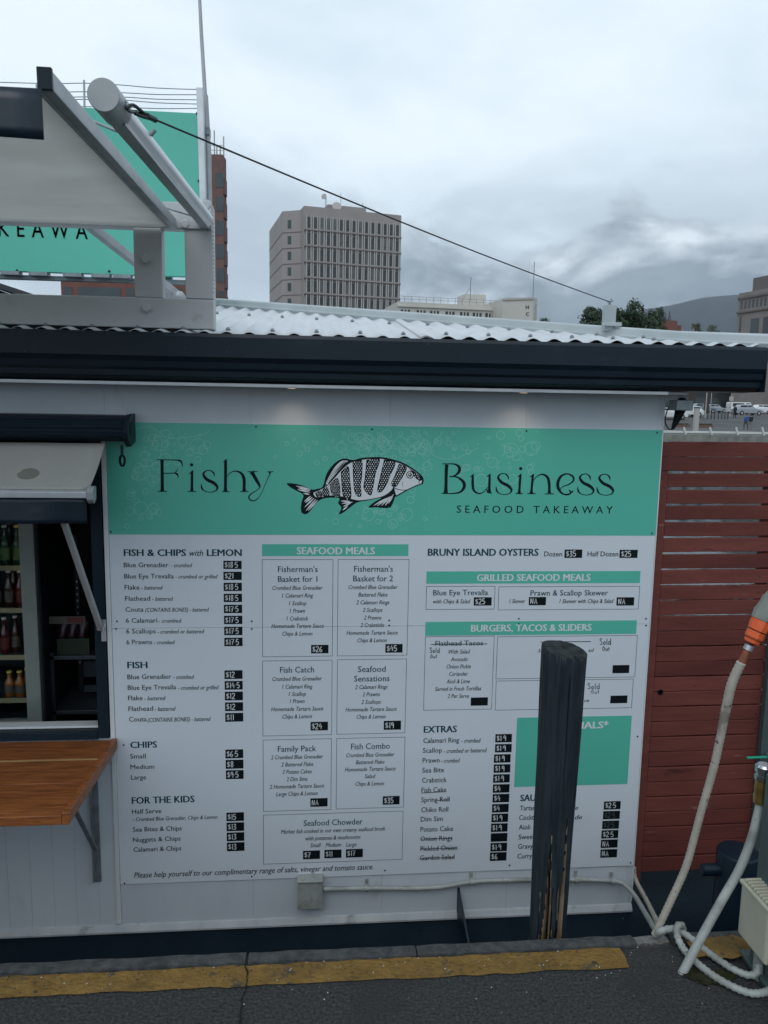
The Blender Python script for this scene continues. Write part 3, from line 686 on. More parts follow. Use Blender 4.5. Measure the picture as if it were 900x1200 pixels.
SG([(100, 92, 4), (130, 94, 7), (149, 108, 13), (148, 128, 13), (130, 145, 7), (104, 152, 4)]); SG([(104, 150, 4), (140, 153, 7), (168, 175, 14), (171, 200, 14), (150, 223, 8), (100, 229, 4)])
SG([(198, 153, 1), (208, 147, 6), (217, 138, 3)]); SG([(211, 142, 9), (211, 160, 11), (211, 190, 12), (217, 215, 10), (238, 228, 6), (260, 221, 4), (284, 196, 3)])
SG([(272, 152, 1), (283, 147, 6), (293, 137, 3)]); SG([(289, 140, 8), (288, 165, 11), (287, 205, 12), (288, 222, 16)]); ln(G, (272, 206, 2), (281, 222, 10), (298, 227, 4))
def ess(x0, x1, y0, y1):
    f = lambda p: (x0+(p[0]-370)/106*(x1-x0), y0+(p[1]-176)/143*(y1-y0), p[2]*(x1-x0)/106*1.0)
    SG([f(p) for p in SPT])
ess(318, 388, 137, 233); ess(692, 764, 139, 235); ess(781, 854, 140, 236)
circ(b, G, 431, 114, 7.5, YL_, M_INK)
SG([(415, 153, 1), (424, 148, 6), (433, 137, 3)]); SG([(431, 140, 8), (428, 165, 11), (425, 210, 11), (424, 227, 18)]); ln(G, (407, 229, 4), (442, 229, 4))
SG([(470, 153, 1), (481, 148, 6), (491, 137, 3)]); SG([(488, 140, 8), (485, 165, 11), (481, 210, 11), (480, 227, 18)]); ln(G, (461, 229, 4), (499, 229, 4))
SG([(488, 172, 3), (505, 150, 4), (530, 140, 7), (553, 153, 12), (561, 180, 13), (562, 212, 12), (562, 227, 18)]); ln(G, (540, 230, 4), (584, 230, 4))
SG([(611, 210, 3), (625, 196, 4), (652, 186, 5), (673, 168, 8), (668, 148, 9), (642, 138, 6), (615, 150, 11), (601, 180, 14), (605, 208, 13), (625, 230, 7), (652, 231, 8), (672, 214, 3)]); ln(G, (651, 211, 3), (661, 222, 10), (672, 220, 3))
b.build('name_lettering', hdr); b = sheet()
put_text(b, G, 'SEAFOOD TAKEAWAY', 137, 852, 318, 33, M_INK, space=1.55)
b.build('name_lettering', hdr)
# the fish emblem
b = sheet(); Q = crop(325, 520, 5.0)
def fp(pts, y, m, cur=False): face_poly(b, [wp(Q(*p)) for p in pts], y, m)
def sp(pts): return [(p[0], p[1]) for p in catmull([(q[0], q[1]) for q in pts]+[pts[0]], 4)][:-1]
OUT = [(858, 215), (848, 188), (800, 148), (740, 113), (690, 95), (620, 79), (560, 78), (500, 82), (440, 95), (400, 86), (362, 95), (320, 130), (287, 180), (266, 250), (235, 264), (203, 268), (160, 250), (115, 236), (57, 231), (72, 252), (110, 275), (152, 300), (141, 345), (140, 398), (163, 413), (190, 397), (230, 346), (265, 323), (310, 316), (362, 319), (356, 348), (370, 365), (374, 382), (360, 413), (388, 402), (430, 370), (470, 343), (530, 332), (610, 316), (570, 340), (534, 372), (575, 373), (652, 376), (676, 350), (690, 312), (702, 308), (770, 270), (830, 243), (852, 236)]
fp(sp(OUT), -.0009, M_INK)
BODY = [(848, 214), (835, 188), (795, 155), (735, 123), (688, 106), (620, 90), (560, 88), (500, 94), (448, 104), (410, 125), (372, 160), (330, 208), (285, 252), (240, 276), (212, 288), (225, 312), (262, 312), (310, 303), (370, 307), (430, 322), (480, 331), (560, 321), (625, 304), (668, 272), (680, 250), (686, 262), (696, 300), (715, 292), (765, 265), (820, 240), (842, 233)]
fp(sp(BODY), -.0010, M_PRINTW)
def inside(p, poly):
    c = False; n = len(poly)
    for i in range(n):
        a, d = poly[i], poly[(i+1) % n]
        if (a[1] > p[1]) != (d[1] > p[1]) and p[0] < (d[0]-a[0])*(p[1]-a[1])/(d[1]-a[1])+a[0]: c = not c
    return c
BANDS = [[(222, 288), (255, 275), (262, 312), (232, 312)], [(262, 268), (295, 255), (305, 303), (268, 308)], [(305, 240), (355, 200), (368, 305), (322, 302)], [(372, 165), (415, 132), (425, 200), (432, 318), (385, 308)],
         [(440, 105), (495, 96), (497, 180), (490, 240), (492, 305), (465, 305), (448, 260)], [(522, 94), (600, 88), (575, 180), (555, 290), (535, 298), (505, 260), (512, 200)], [(625, 92), (692, 108), (665, 180), (640, 240), (610, 282), (585, 275), (600, 200)],
         [(712, 117), (758, 138), (740, 185), (715, 225), (695, 252), (665, 240), (690, 180)], [(765, 142), (800, 160), (838, 192), (846, 210), (828, 215), (800, 190), (790, 165)]]
for k, B_ in enumerate(BANDS):
    B_ = sp(B_); fp(B_, -.0011, M_INK)
    st = 14 if k > 2 else 11
    y = 84; row = 0
    while y < 325:
        x = 200+(row % 2)*st/2
        while x < 850:
            rx, ry = st*.30*random.uniform(.6, 1.1), st*.40*random.uniform(.6, 1.1)
            pts = [(x-rx, y+random.uniform(-2, 2)), (x, y-ry), (x+rx, y+random.uniform(-2, 2)), (x+random.uniform(-2, 2), y+ry)]
            if all(inside(p, B_) for p in pts): fp(pts, -.0012, M_PRINTW)
            x += st
        y += st*.85; row += 1
for a, c, w in (((284, 240), (400, 100), 11), ((300, 238), (395, 135), 6)):      # dorsal fin rays
    for i in range(17):
        u = i/16; x0 = 284+(372-284)*u; y0 = 246-(246-140)*u+0
        xa = 282+(405-282)*u; ya = 236-150*u**.62
        stroke(b, Q, [(x0, y0, 4), (xa, ya+12, 5)], -.0012, M_PRINTW, curved=False)
    break
stroke(b, Q, [(288, 240, 12), (310, 195, 15), (345, 140, 16), (380, 108, 15), (412, 103, 8)], -.00115, M_PRINTW)
for i in range(20):
    u = i/19; x = 288+118*u; y = 240-138*u**.75; stroke(b, Q, [(x-10, y-10, 2.2), (x+12, y+10, 2.2)], -.0013, M_INK, curved=False)
for p, q in (((110, 247), (195, 268)), ((120, 258), (192, 275)), ((118, 268), (190, 284)), ((152, 290), (188, 296)), ((165, 345), (205, 312)), ((160, 372), (215, 318)), ((168, 392), (225, 325)), ((180, 392), (236, 330)), ((158, 340), (195, 306)),
             ((372, 335), (425, 338)), ((378, 350), (440, 342)), ((385, 368), (430, 348)), ((382, 390), (412, 365)), ((565, 362), (640, 318)), ((585, 364), (655, 312)), ((610, 362), (664, 308)), ((632, 362), (672, 305)), ((652, 350), (680, 296))):
    stroke(b, Q, [(p[0], p[1], 2), ((p[0]+q[0])/2, (p[1]+q[1])/2, 9), (q[0], q[1], 3)], -.0012, M_PRINTW)
stroke(b, Q, [(688, 225, 3), (682, 252, 5), (700, 265, 4), (740, 272, 4), (765, 268, 3)], -.0013, M_INK)
circ(b, Q, 777, 182, 22, -.00125, M_INK); circ(b, Q, 777, 182, 17, -.0013, M_PRINTW); circ(b, Q, 777, 182, 11, -.00135, M_INK); circ(b, Q, 775, 180, 5, -.0014, M_PRINTW)
stroke(b, Q, [(855, 212, 4), (835, 216, 4), (828, 226, 3), (838, 232, 3)], -.0013, M_INK); stroke(b, Q, [(735, 220, 2), (733, 240, 2), (738, 255, 1)], -.0013, M_INK)
b.build('fish_emblem', hdr)

# printed sections
A = crop(130, 635, 5.294); Bc = crop(130, 765, 4.9); Cc = crop(300, 630, 4.865); D = crop(300, 860, 4.865); E_ = crop(485, 630, 3.158); Fc = crop(485, 830, 3.158); H7 = crop(0, 840, 2.647)
def section(label, parent=None):
    bb = sheet(); bb._label = label; return bb
def rect_line(mb, fr, x0, y0, x1, y1, m=M_INKG, w=.0020, y=-.0006):
    p, q = fr(x0, y0), fr(x1, y1); a, c, z1, z0 = p.x, q.x, p.z, q.z
    for u0, v0, u1, v1 in ((a, z1-w, c, z1), (a, z0, c, z0+w), (a, z0+w, a+w, z1-w), (c-w, z0+w, c, z1-w)):
        mb.add([(u0, y, v0), (u1, y, v0), (u1, y, v1), (u0, y, v1)], [(0, 1, 2, 3)], m)
STK = None
def sticker(fr, x0, y0, x1, y1, s='', ch=M_CHALK):
    p, q = fr(x0, y0), fr(x1, y1); bb = MB(); bb.box((p.x, -.0007, q.z), (q.x, -.00005, p.z), M_BLACK)
    o = bb.build('price_sticker', board)
    if s:
        c = sheet(); w, h = x1-x0, y1-y0
        n = sum(HAND[k][0] for k in s)+.08*len(s); wid = min(w*.86, n*h*.62)
        hand(c, fr, s, x0+w*.08, y0+h*.16, x0+w*.08+wid, y1-h*.16, ch, -.0010, .14)
        c.build('chalk_price', o)
    return o
def rowset(mb, fr, rows, cap=29, icap=25):
    for base, nm, x0, x1, ds, d0, d1 in rows:
        put_text(mb, fr, nm, x0, x1, base, cap, M_INK)
        if ds: put_text(mb, fr, ds, d0, d1, base, icap, M_INK, italic=True)
b = sheet()
put_text(b, A, 'FISH & CHIPS', 80, 467, 87, 41, M_INKT, bold=True); put_text(b, A, 'with', 487, 573, 87, 38, M_INKT, italic=True); put_text(b, A, 'LEMON', 595, 812, 87, 41, M_INKT, bold=True)
rowset(b, A, [(157, 'Blue Grenadier', 80, 358, '- crumbed', 372, 505), (227, 'Blue Eye Trevalla', 83, 390, '- crumbed or grilled', 400, 663), (296, 'Flake', 85, 178, '- battered', 188, 322), (365, 'Flathead', 89, 244, '- battered', 257, 386),
    (433, 'Couta', 91, 203, '(CONTAINS BONES) - battered', 213, 609), (501, '6 Calamari', 93, 288, '- crumbed', 297, 438), (568, '6 Scallops', 95, 278, '- crumbed or battered', 288, 580), (635, '6 Prawns', 96, 256, '- crumbed', 267, 398)])
b.build('menu_section', board)
for i, s in enumerate(['$18.5', '$21', '$18.5', '$18.5', '$17.5', '$17.5', '$17.5', '$17.5']):
    sticker(A, 697+i*.85, 117+68.3*i, 811+i*.85, 168+68.3*i, s)
b = sheet(); put_text(b, Bc, 'FISH', 94, 211, 88, 37, M_INKT, bold=True)
rowset(b, Bc, [(150, 'Blue Grenadier', 95, 347, '- crumbed', 357, 478), (211, 'Blue Eye Trevalla', 97, 375, '- crumbed or grilled', 386, 620), (272, 'Flake', 99, 183, '- battered', 192, 314), (333, 'Flathead', 101, 243, '- battered', 252, 372), (394, 'Couta', 104, 206, '(CONTAINS BONES) - battered', 211, 573)], 27, 24)
b.build('menu_section', board)
for i, s in enumerate(['$12', '$14.5', '$12', '$12', '$11']): sticker(Bc, 652+i, 101+61.3*i, 756+i, 149+61.3*i, s)
b = sheet(); put_text(b, Bc, 'CHIPS', 111, 266, 545, 36, M_INKT, bold=True)
rowset(b, Bc, [(606, 'Small', 111, 201, None, 0, 0), (667, 'Medium', 112, 250, None, 0, 0), (727, 'Large', 116, 203, None, 0, 0)], 26)
b.build('menu_section', board)
for i, s in enumerate(['$6.5', '$8', '$9.5']): sticker(Bc, 657+i*1.5, 556+59.5*i, 760+i, 604+59.5*i, s)
b = sheet(); put_text(b, Bc, 'FOR THE KIDS', 120, 481, 862, 38, M_INKT, bold=True)
rowset(b, Bc, [(922, 'Half Serve', 121, 290, None, 0, 0), (1023, 'Sea Bites & Chips', 126, 407, None, 0, 0), (1082, 'Nuggets & Chips', 127, 400, None, 0, 0), (1138, 'Calamari & Chips', 130, 405, None, 0, 0)], 26)
put_text(b, Bc, '- Crumbed Blue Grenadier, Chips & Lemon', 126, 612, 964, 22, M_INK, italic=True, base2=955)
b.build('menu_section', board)
for i, s in enumerate(['$15', '$13', '$13', '$13']): sticker(Bc, 663+i, 918+57.4*i, 764+i, 964+57.4*i, s)

b = MB(); p, q = Cc(34, 37), Cc(868, 105); b.box((p.x, -.0006, q.z), (q.x, -.00005, p.z), M_TEAL); bn = b.build('section_banner', board)
b = sheet(); put_text(b, Cc, 'SEAFOOD MEALS', 232, 678, 95, 40, M_PRINTW, bold=True); b.build('banner_lettering', bn)
def menu_box(fr, rect, titles, items, cap=33, icap=23):
    bb = sheet(); rect_line(bb, fr, *rect)
    for s, x0, x1, base in titles: put_text(bb, fr, s, x0, x1, base, cap, M_INKT)
    for s, x0, x1, base in items: put_text(bb, fr, s, x0, x1, base, icap, M_INK, italic=True)
    bb.build('menu_section', board)
menu_box(Cc, (34, 124, 436, 676), [("Fisherman's", 125, 352, 196), ('Basket for 1', 125, 350, 252)], [('Crumbed Blue Grenadier', 93, 380, 297), ('1 Calamari Ring', 148, 327, 341), ('1 Scallop', 187, 287, 385), ('1 Prawn', 192, 280, 428), ('1 Crabstick', 174, 298, 472), ('Homemade Tartare Sauce', 87, 386, 514), ('Chips & Lemon', 150, 322, 558)])
menu_box(Cc, (467, 123, 862, 671), [("Fisherman's", 559, 780, 194), ('Basket for 2', 554, 781, 249)], [('Crumbed Blue Grenadier', 527, 808, 293), ('Battered Flake', 583, 749, 336), ('2 Calamari Rings', 571, 761, 380), ('2 Scallops', 608, 722, 423), ('2 Prawns', 615, 715, 467), ('2 Crabsticks', 595, 731, 509), ('Homemade Tartare Sauce', 516, 808, 553), ('Chips & Lemon', 578, 746, 596)])
menu_box(Cc, (36, 702, 432, 1124), [('Fish Catch', 137, 331, 769)], [('Crumbed Blue Grenadier', 93, 377, 815), ('1 Calamari Ring', 149, 323, 860), ('1 Scallop', 186, 285, 902), ('1 Prawn', 192, 277, 943), ('Homemade Tartare Sauce', 86, 383, 987), ('Chips & Lemon', 150, 319, 1030)])
menu_box(Cc, (463, 695, 850, 1114), [('Seafood', 581, 739, 765), ('Sensations', 559, 761, 819)], [('2 Calamari Rings', 565, 751, 862), ('2 Prawns', 607, 707, 904), ('2 Scallops', 600, 712, 947), ('Homemade Tartare Sauce', 510, 801, 989), ('Chips & Lemon', 573, 738, 1031)])
menu_box(D, (39, 34, 428, 432), [('Family Pack', 124, 343, 100)], [('2 Crumbed Blue Grenadier', 85, 383, 142), ('2 Battered Flake', 143, 327, 184), ('2 Potato Cakes', 150, 318, 226), ('2 Dim Sims', 174, 293, 268), ('2 Homemade Tartare Sauce', 78, 388, 309), ('Large Chips & Lemon', 115, 351, 351)])
menu_box(D, (459, 25, 842, 418), [('Fish Combo', 542, 763, 86)], [('Crumbed Blue Grenadier', 515, 789, 130), ('Battered Flake', 569, 732, 171), ('Homemade Tartare Sauce', 506, 795, 211), ('Salad', 619, 681, 252), ('Chips & Lemon', 567, 730, 294)])
menu_box(D, (41, 462, 834, 716), [('Seafood Chowder', 272, 607, 520)], [('Market fish cooked in our own creamy seafood broth', 142, 736, 560), ('with potatoes & mushrooms', 282, 596, 602), ('Small', 310, 370, 645), ('Medium', 397, 485, 643), ('Large', 513, 573, 641)])
for fr, r, s in ((Cc, (314, 612, 413, 659), '$26'), (Cc, (738, 607, 835, 655), '$45'), (Cc, (311, 1051, 410, 1098), '$24'), (Cc, (729, 1045, 826, 1094), '$19'), (D, (310, 368, 408, 413), 'N/A'[0]+'A'), (D, (723, 356, 818, 401), '$35'), (D, (268, 667, 365, 712), '$7'), (D, (390, 662, 487, 706), '$11'), (D, (513, 658, 609, 702), '$17')):
    sticker(fr, *r, s)
b = sheet(); put_text(b, H7, 'Please help yourself to our complimentary range of salts, vinegar and tomato sauce.', 416, 1158, 500, 17, M_INK, italic=True, base2=472); b.build('menu_section', board)
# right half
b = sheet(); put_text(b, E_, 'BRUNY ISLAND OYSTERS', 51, 461, 67, 26, M_INKT, bold=True); put_text(b, E_, 'Dozen', 482, 548, 69, 18, M_INK); put_text(b, E_, 'Half Dozen', 642, 756, 69, 18, M_INK); b.build('menu_section', board)
sticker(E_, 558, 44, 622, 75, '$35'); sticker(E_, 762, 45, 827, 75, '$25')
for r, s, x0, x1, base in (((47, 125, 836, 168), 'GRILLED SEAFOOD MEALS', 232, 653, 160), ((43, 312, 822, 356), 'BURGERS, TACOS & SLIDERS', 211, 657, 346)):
    b = MB(); p, q = E_(r[0], r[1]), E_(r[2], r[3]); b.box((p.x, -.0006, q.z), (q.x, -.00005, p.z), M_TEAL); bn = b.build('section_banner', board)
    b = sheet(); put_text(b, E_, s, x0, x1, base, 25, M_PRINTW, bold=True); b.build('banner_lettering', bn)
menu_box(E_, (46, 180, 298, 265), [('Blue Eye Trevalla', 71, 274, 213)], [('with Chips & Salad', 71, 209, 243)], 20, 15); sticker(E_, 222, 221, 287, 251, '$25')
menu_box(E_, (314, 181, 831, 265), [('Prawn & Scallop Skewer', 431, 718, 214)], [('1 Skewer', 353, 412, 242), ('1 Skewer with Chips & Salad', 538, 739, 242)], 20, 15); sticker(E_, 426, 220, 488, 250, 'NA'); sticker(E_, 751, 221, 814, 251, 'NA')
def strike(mb, fr, x0, y0, x1, y1, w=2.4): stroke(mb, fr, [(x0, y0, w), (x1, y1, w)], -.0014, M_INK, curved=False)
bb = sheet(); rect_line(bb, E_, 42, 366, 288, 635); put_text(bb, E_, 'Flathead Tacos', 79, 256, 399, 18, M_INKT)
for s, x0, x1, base in (('With Salad', 128, 208, 429), ('Avocado', 136, 199, 457), ('Onion Pickle', 121, 211, 484), ('Coriander', 130, 200, 511), ('Aioli & Lime', 120, 207, 539), ('Served in Fresh Tortillas', 78, 249, 566), ('2 Per Serve', 124, 204, 593)): put_text(bb, E_, s, x0, x1, base, 15, M_INK, italic=True)
strike(bb, E_, 63, 395, 272, 393); hand(bb, E_, 'Sold', 58, 407, 96, 427, M_INK, -.0012, .11); hand(bb, E_, 'Out', 61, 431, 86, 446, M_INK, -.0012, .13)
bb.build('menu_section', board); sticker(E_, 211, 592, 273, 621)
bb = sheet(); rect_line(bb, E_, 309, 366, 818, 516); strike(bb, E_, 468, 386, 655, 384); hand(bb, E_, 'Sold', 687, 373, 730, 397, M_INK, -.0012, .10); hand(bb, E_, 'Out', 697, 401, 725, 419, M_INK, -.0012, .12)
put_text(bb, E_, 'Se', 458, 478, 424, 12, M_INK, italic=True); put_text(bb, E_, 'ad', 645, 666, 422, 12, M_INK, italic=True); bb.build('menu_section', board); sticker(E_, 736, 472, 796, 501)
bb = sheet(); rect_line(bb, E_, 304, 530, 806, 630); hand(bb, E_, 'Sold', 642, 539, 688, 561, M_INK, -.0012, .10); hand(bb, E_, 'Out', 655, 564, 686, 577, M_INK, -.0012, .13)
put_text(bb, E_, 'ce', 630, 648, 608, 12, M_INK, italic=True); bb.build('menu_section', board); sticker(E_, 728, 585, 789, 612)
b = sheet(); put_text(b, Fc, 'EXTRAS', 36, 159, 89, 24, M_INKT, bold=True)
rowset(b, Fc, [(127, 'Calamari Ring', 35, 167, '- crumbed', 175, 247), (164, 'Scallop', 33, 104, '- crumbed or battered', 110, 270), (201, 'Prawn', 32, 95, '- crumbed', 100, 170), (237, 'Sea Bite', 31, 111, None, 0, 0), (274, 'Crabstick', 30, 121, None, 0, 0), (310, 'Fish Cake', 28, 120, None, 0, 0), (346, 'Spring Roll', 27, 132, None, 0, 0), (383, 'Chiko Roll', 27, 127, None, 0, 0), (418, 'Dim Sim', 25, 107, None, 0, 0), (455, 'Potato Cake', 24, 145, None, 0, 0), (490, 'Onion Rings', 24, 142, None, 0, 0), (526, 'Pickled Onion', 24, 160, None, 0, 0), (560, 'Garden Salad', 22, 150, None, 0, 0)], 18, 16)
for x0, y0, x1, y1 in ((28, 313, 120, 308), (85, 341, 132, 338), (26, 484, 142, 480), (24, 521, 160, 517), (22, 556, 150, 551)): strike(b, Fc, x0, y0, x1, y1, 2)
b.build('menu_section', board)
for (x, y), s in zip(((302, 96), (301, 133), (297, 171), (296, 208), (294, 245), (293, 282), (292, 318), (290, 355), (288, 391), (286, 427), (285, 463), (284, 499), (282, 534)), ['$1.9']*5+['$4', '$4', '$4', '$1.9', '$1.9', '', '$1.9', '$6']):
    sticker(Fc, x, y, x+60, y+29, s)
b = MB(); p, q = Fc(382, 35), Fc(790, 280); b.box((p.x, -.0006, q.z), (q.x, -.00005, p.z), M_TEAL); bn = b.build('specials_panel', board)
b = sheet(); put_text(b, Fc, 'SPECIALS*', 522, 720, 75, 25, M_PRINTW, bold=True); b.build('banner_lettering', bn)
b = sheet(); put_text(b, Fc, 'SAUCES', 393, 505, 342, 24, M_INKT, bold=True)
rowset(b, Fc, [(377, 'Tartare', 392, 458, '- homemade', 470, 608), (412, 'Cocktail', 389, 462, '- homemade', 475, 622), (448, 'Aioli', 388, 430, None, 0, 0), (484, 'Sweet', 387, 447, None, 0, 0), (519, 'Gravy', 385, 440, None, 0, 0), (555, 'Curry', 383, 437, None, 0, 0)], 18, 16)
b.build('menu_section', board)
for (x, y), s, c in zip(((704, 345), (701, 381), (698, 417), (695, 452), (693, 487), (691, 523)), ('$2.5', '$2.5', '$2.5', '$2.5', 'NA', 'NA'), (M_CHALK, M_CHALKD, M_CHALKD, M_CHALK, M_CHALK, M_CHALK)): sticker(Fc, x, y, x+60, y+28, s, c)
# screws
for px, py in ((137, 728), (136, 737), (295, 728), (295, 737), (456, 727), (456, 733), (608, 725), (608, 731), (757, 725), (757, 733), (145, 873), (146, 1035), (295, 1027), (451, 1020), (597, 1014), (739, 1011), (747, 863), (436, 503), (617, 505), (770, 507), (130, 623), (764, 625), (300, 500)):
    p = at(px, py, 0); b = MB(); b.lathe((p.x, -.0002, p.z), [(.0042, 0), (.0040, .0015), (.0025, .0024), (.0001, .0026)], M_SCREW, 10, axis=(0, -1, 0)); b.build('screw', board)

# ================================================================== SERVING WINDOW
# lower awning ----------------------------------------------------------------
aw = thing('folding_awning', 'small folding awning with cream canvas and navy valance over the serving window', 'awning', at(60, 505, 0))
c0, c1 = at(155, 486, -.02), at(146, 531, -.12)
xe = at(147, 500, -.08).x
za, zb_ = at(100, 486.5, -.02).z, at(100, 517, -.10).z
prof = [(WY-.001, za+.004), (-.06, za), (-.105, za-.018), (-.135, za-.062), (-.128, zb_+.018), (-.10, zb_), (-.09, zb_+.012), (WY-.001, zb_+.012)]
b = MB(); b.extr(prof, -3.2, xe, M_NAVY)
for z_, y_ in ((za-.013, -.093), (za-.045, -.127), (zb_+.030, -.1335)): b.box((-3.2, y_-.004, z_-.003), (xe, y_+.002, z_+.003), M_NAVY)
b.build('cassette', aw, bevel=0.002)
b = MB(); pe = [(WY-.001, za+.010), (-.062, za+.006), (-.112, za-.014), (-.143, za-.062), (-.135, zb_+.010), (-.085, zb_-.022), (WY-.001, zb_-.004)]
b.extr(pe, xe+.0005, xe+.022, M_NAVY)
b.lathe((xe+.022, -.07, (za+zb_)/2), [(.030, 0), (.026, .003), (.0001, .004)], M_NAVY, 16, axis=(1, 0, 0)); b.build('cassette_end_cap', aw, bevel=0.003)
# winding eye under the cassette end
e0 = at(143, 530, -.10)
b = MB(); b.tube([e0+Vector((0, 0, .03)), e0+Vector((0, 0, -.012))], .006, M_NAVY, 8)
ring = [e0+Vector((math.sin(a)*.010, 0, -.034-math.cos(a)*.022)) for a in [2*math.pi*i/16 for i in range(17)]]
b.tube(ring, .005, M_BLACK, 8); b.build('winding_eye', aw, smooth=50)
# canvas
YF, YB = -.34, -.112
ft = at(103, 576, YF); bt = at(123, 520, YB)
b = MB(); b.closed = False; nx, ny = 30, 8; vs = []
for j in range(ny+1):
    t_ = j/ny
    for i in range(nx+1):
        xr = bt.x+(ft.x-bt.x)*t_; x = -3.0+(xr+3.0)*i/nx
        vs.append((x, YB+(YF-YB)*t_, bt.z+(ft.z-bt.z)*t_-.012*math.sin(math.pi*t_)+.002*math.sin(x*9)*math.sin(math.pi*t_)))
b.add(vs, [(j*(nx+1)+i, j*(nx+1)+i+1, (j+1)*(nx+1)+i+1, (j+1)*(nx+1)+i) for j in range(ny) for i in range(nx)], M_CANVAS2)
cv = b.build('canopy', aw, smooth=60); so = cv.modifiers.new('cloth', 'SOLIDIFY'); so.thickness = .0015
oc = at(33, 553, (YF+YB)/2-.03)
ffx = lambda y: (bt.z+(ft.z-bt.z)*((y-YB)/(YF-YB))-.012*math.sin(math.pi*(y-YB)/(YF-YB)))
yo = YB+(YF-YB)*.62; oc = at(33, 553, yo)
b = MB(); b.closed = False; vs = [(oc.x+.042*math.cos(a), yo+.028*math.sin(a), ffx(yo+.028*math.sin(a))+.0035) for a in [2*math.pi*i/24 for i in range(24)]]
b.add(vs, [tuple(range(24))], M_STAIN); b.build('stain', cv)
# front bar, valance
zf1, zf0 = at(60, 573.5, YF).z, at(60, 583, YF).z
b = MB(); b.extr([(YF+.02, zf1), (YF-.012, zf1), (YF-.020, zf1-.008), (YF-.020, zf0), (YF+.02, zf0)], -3.0, ft.x, M_ALU); b.build('front_bar', aw, bevel=.002)
b = MB(); 
b.extr([(YF+.024, zf1+.012), (YF-.014, zf1+.014), (YF-.028, zf1-.004), (YF-.026, zf0-.006), (YF-.005, zf0-.022), (YF+.02, zf0-.006)], ft.x+.0006, ft.x+.026, M_ALUD); b.build('end_cap', aw, bevel=.003)
vr = at(103, 614, YF-.012); b = MB(); b.closed = False; vs = []; nx, ny = 60, 6
for j in range(ny+1):
    for i in range(nx+1):
        x = -3.0+(ft.x-.004+3.0)*i/nx; u = j/ny
        vs.append((x, YF-.010+.006*math.sin(x*13+1)*u+.004*math.sin(x*31)*u, zf0+(vr.z-zf0)*u))
b.add(vs, [(j*(nx+1)+i, j*(nx+1)+i+1, (j+1)*(nx+1)+i+1, (j+1)*(nx+1)+i) for j in range(ny) for i in range(nx)], M_VINYL)
va = b.build('valance', aw, smooth=60); so = va.modifiers.new('cloth', 'SOLIDIFY'); so.thickness = .0012
# arm
a0 = at(118, 737, -.028); a1 = at(73, 606, YF+.03)
b = MB(); b.bar(a0, a1, .020, .026, M_ALUD, upv=(0, 1, 0)); b.build('arm', aw, bevel=.002)
b = MB(); q0 = at(119.5, 727, -.02); q1 = at(123, 752, -.02)
b.box((a0.x-.002, WY-.02, q1.z), (a0.x+.018, WY-.0125, q0.z), M_ALU); b.box((a0.x+.012, -.045, a0.z-.012), (a0.x+.018, WY-.02, a0.z+.016), M_ALU)
b.tube([a0+Vector((-.016, -.002, 0)), a0+Vector((.020, -.002, 0))], .006, M_STEEL, 10); b.build('arm_bracket', aw)

# timber counter -----------------------------------------------------------------
CY = -.60
ct = thing('timber_counter', 'oiled orange brown timber serving counter on a steel bracket', 'counter', at(60, 900, -.3))
ctz = at(60, 869, WY-.02).z
cr = at(137.5, 868, -.012).x
fr_ = atz(83, 951, ctz)
CY = fr_.y; cxr = fr_.x
th = .030
bys = [-.010, -.010+(CY+.010)*.29, -.010+(CY+.010)*.315, -.010+(CY+.010)*.64, CY]
# boards (long planks) with the right-hand end board
for k in range(4):
    y0, y1 = bys[k], bys[k+1]
    f = lambda y: cr-.028+(cxr-cr)*((y+.012)/(CY+.012))
    m = M_WOODL if k == 1 else M_WOOD
    b = MB(); z1 = ctz-.001*(k % 2)
    b.hexa([(-2.9, y0-.0006, ctz-th), (f(y0), y0-.0006, ctz-th), (f(y1), y1+.0006, ctz-th), (-2.9, y1+.0006, ctz-th)],
           [(-2.9, y0-.0006, z1), (f(y0), y0-.0006, z1), (f(y1), y1+.0006, z1), (-2.9, y1+.0006, z1)], m)
    b.build('plank', ct, bevel=.0015)
b = MB(); f0 = lambda y: cr+(cxr-cr)*((y+.012)/(CY+.012))
b.hexa([(f0(-.010)-.026, -.010, ctz-th-.010), (f0(-.010), -.010, ctz-th-.010), (f0(CY-.02), CY-.022, ctz-th-.010), (f0(CY-.02)-.026, CY-.022, ctz-th-.010)],
       [(f0(-.010)-.026, -.010, ctz+.008), (f0(-.010), -.010, ctz+.008), (f0(CY-.02), CY-.022, ctz+.006), (f0(CY-.02)-.026, CY-.022, ctz+.006)], M_WOOD)
b.build('end_board', ct, bevel=.003)
b = MB(); b.box((-2.9, CY-.0225, ctz-th-.010), (f0(CY)-.027, CY-.0008, ctz-.002), M_WOOD); b.build('front_board', ct, bevel=.003)
br0 = at(113, 930, WY-.004); br1 = at(115, 1033, WY-.004); w_ = .015
b = MB(); bx = br1.x
b.box((bx-w_, WY-.008, br1.z), (bx+w_, WY-.001, ctz-th-.012), M_STEEL); b.box((bx-w_, WY-.034, br1.z+.01), (bx-w_+.005, WY-.008, ctz-th-.012), M_STEEL)
b.box((bx-w_, CY+.12, ctz-th-.017), (bx+w_, WY-.008, ctz-th-.011), M_STEEL)
b.bar((bx-.004, WY-.012, br1.z+.16), (bx-.004, CY+.25, ctz-th-.019), .022, .008, M_STEEL); b.build('bracket', ct, bevel=.001)

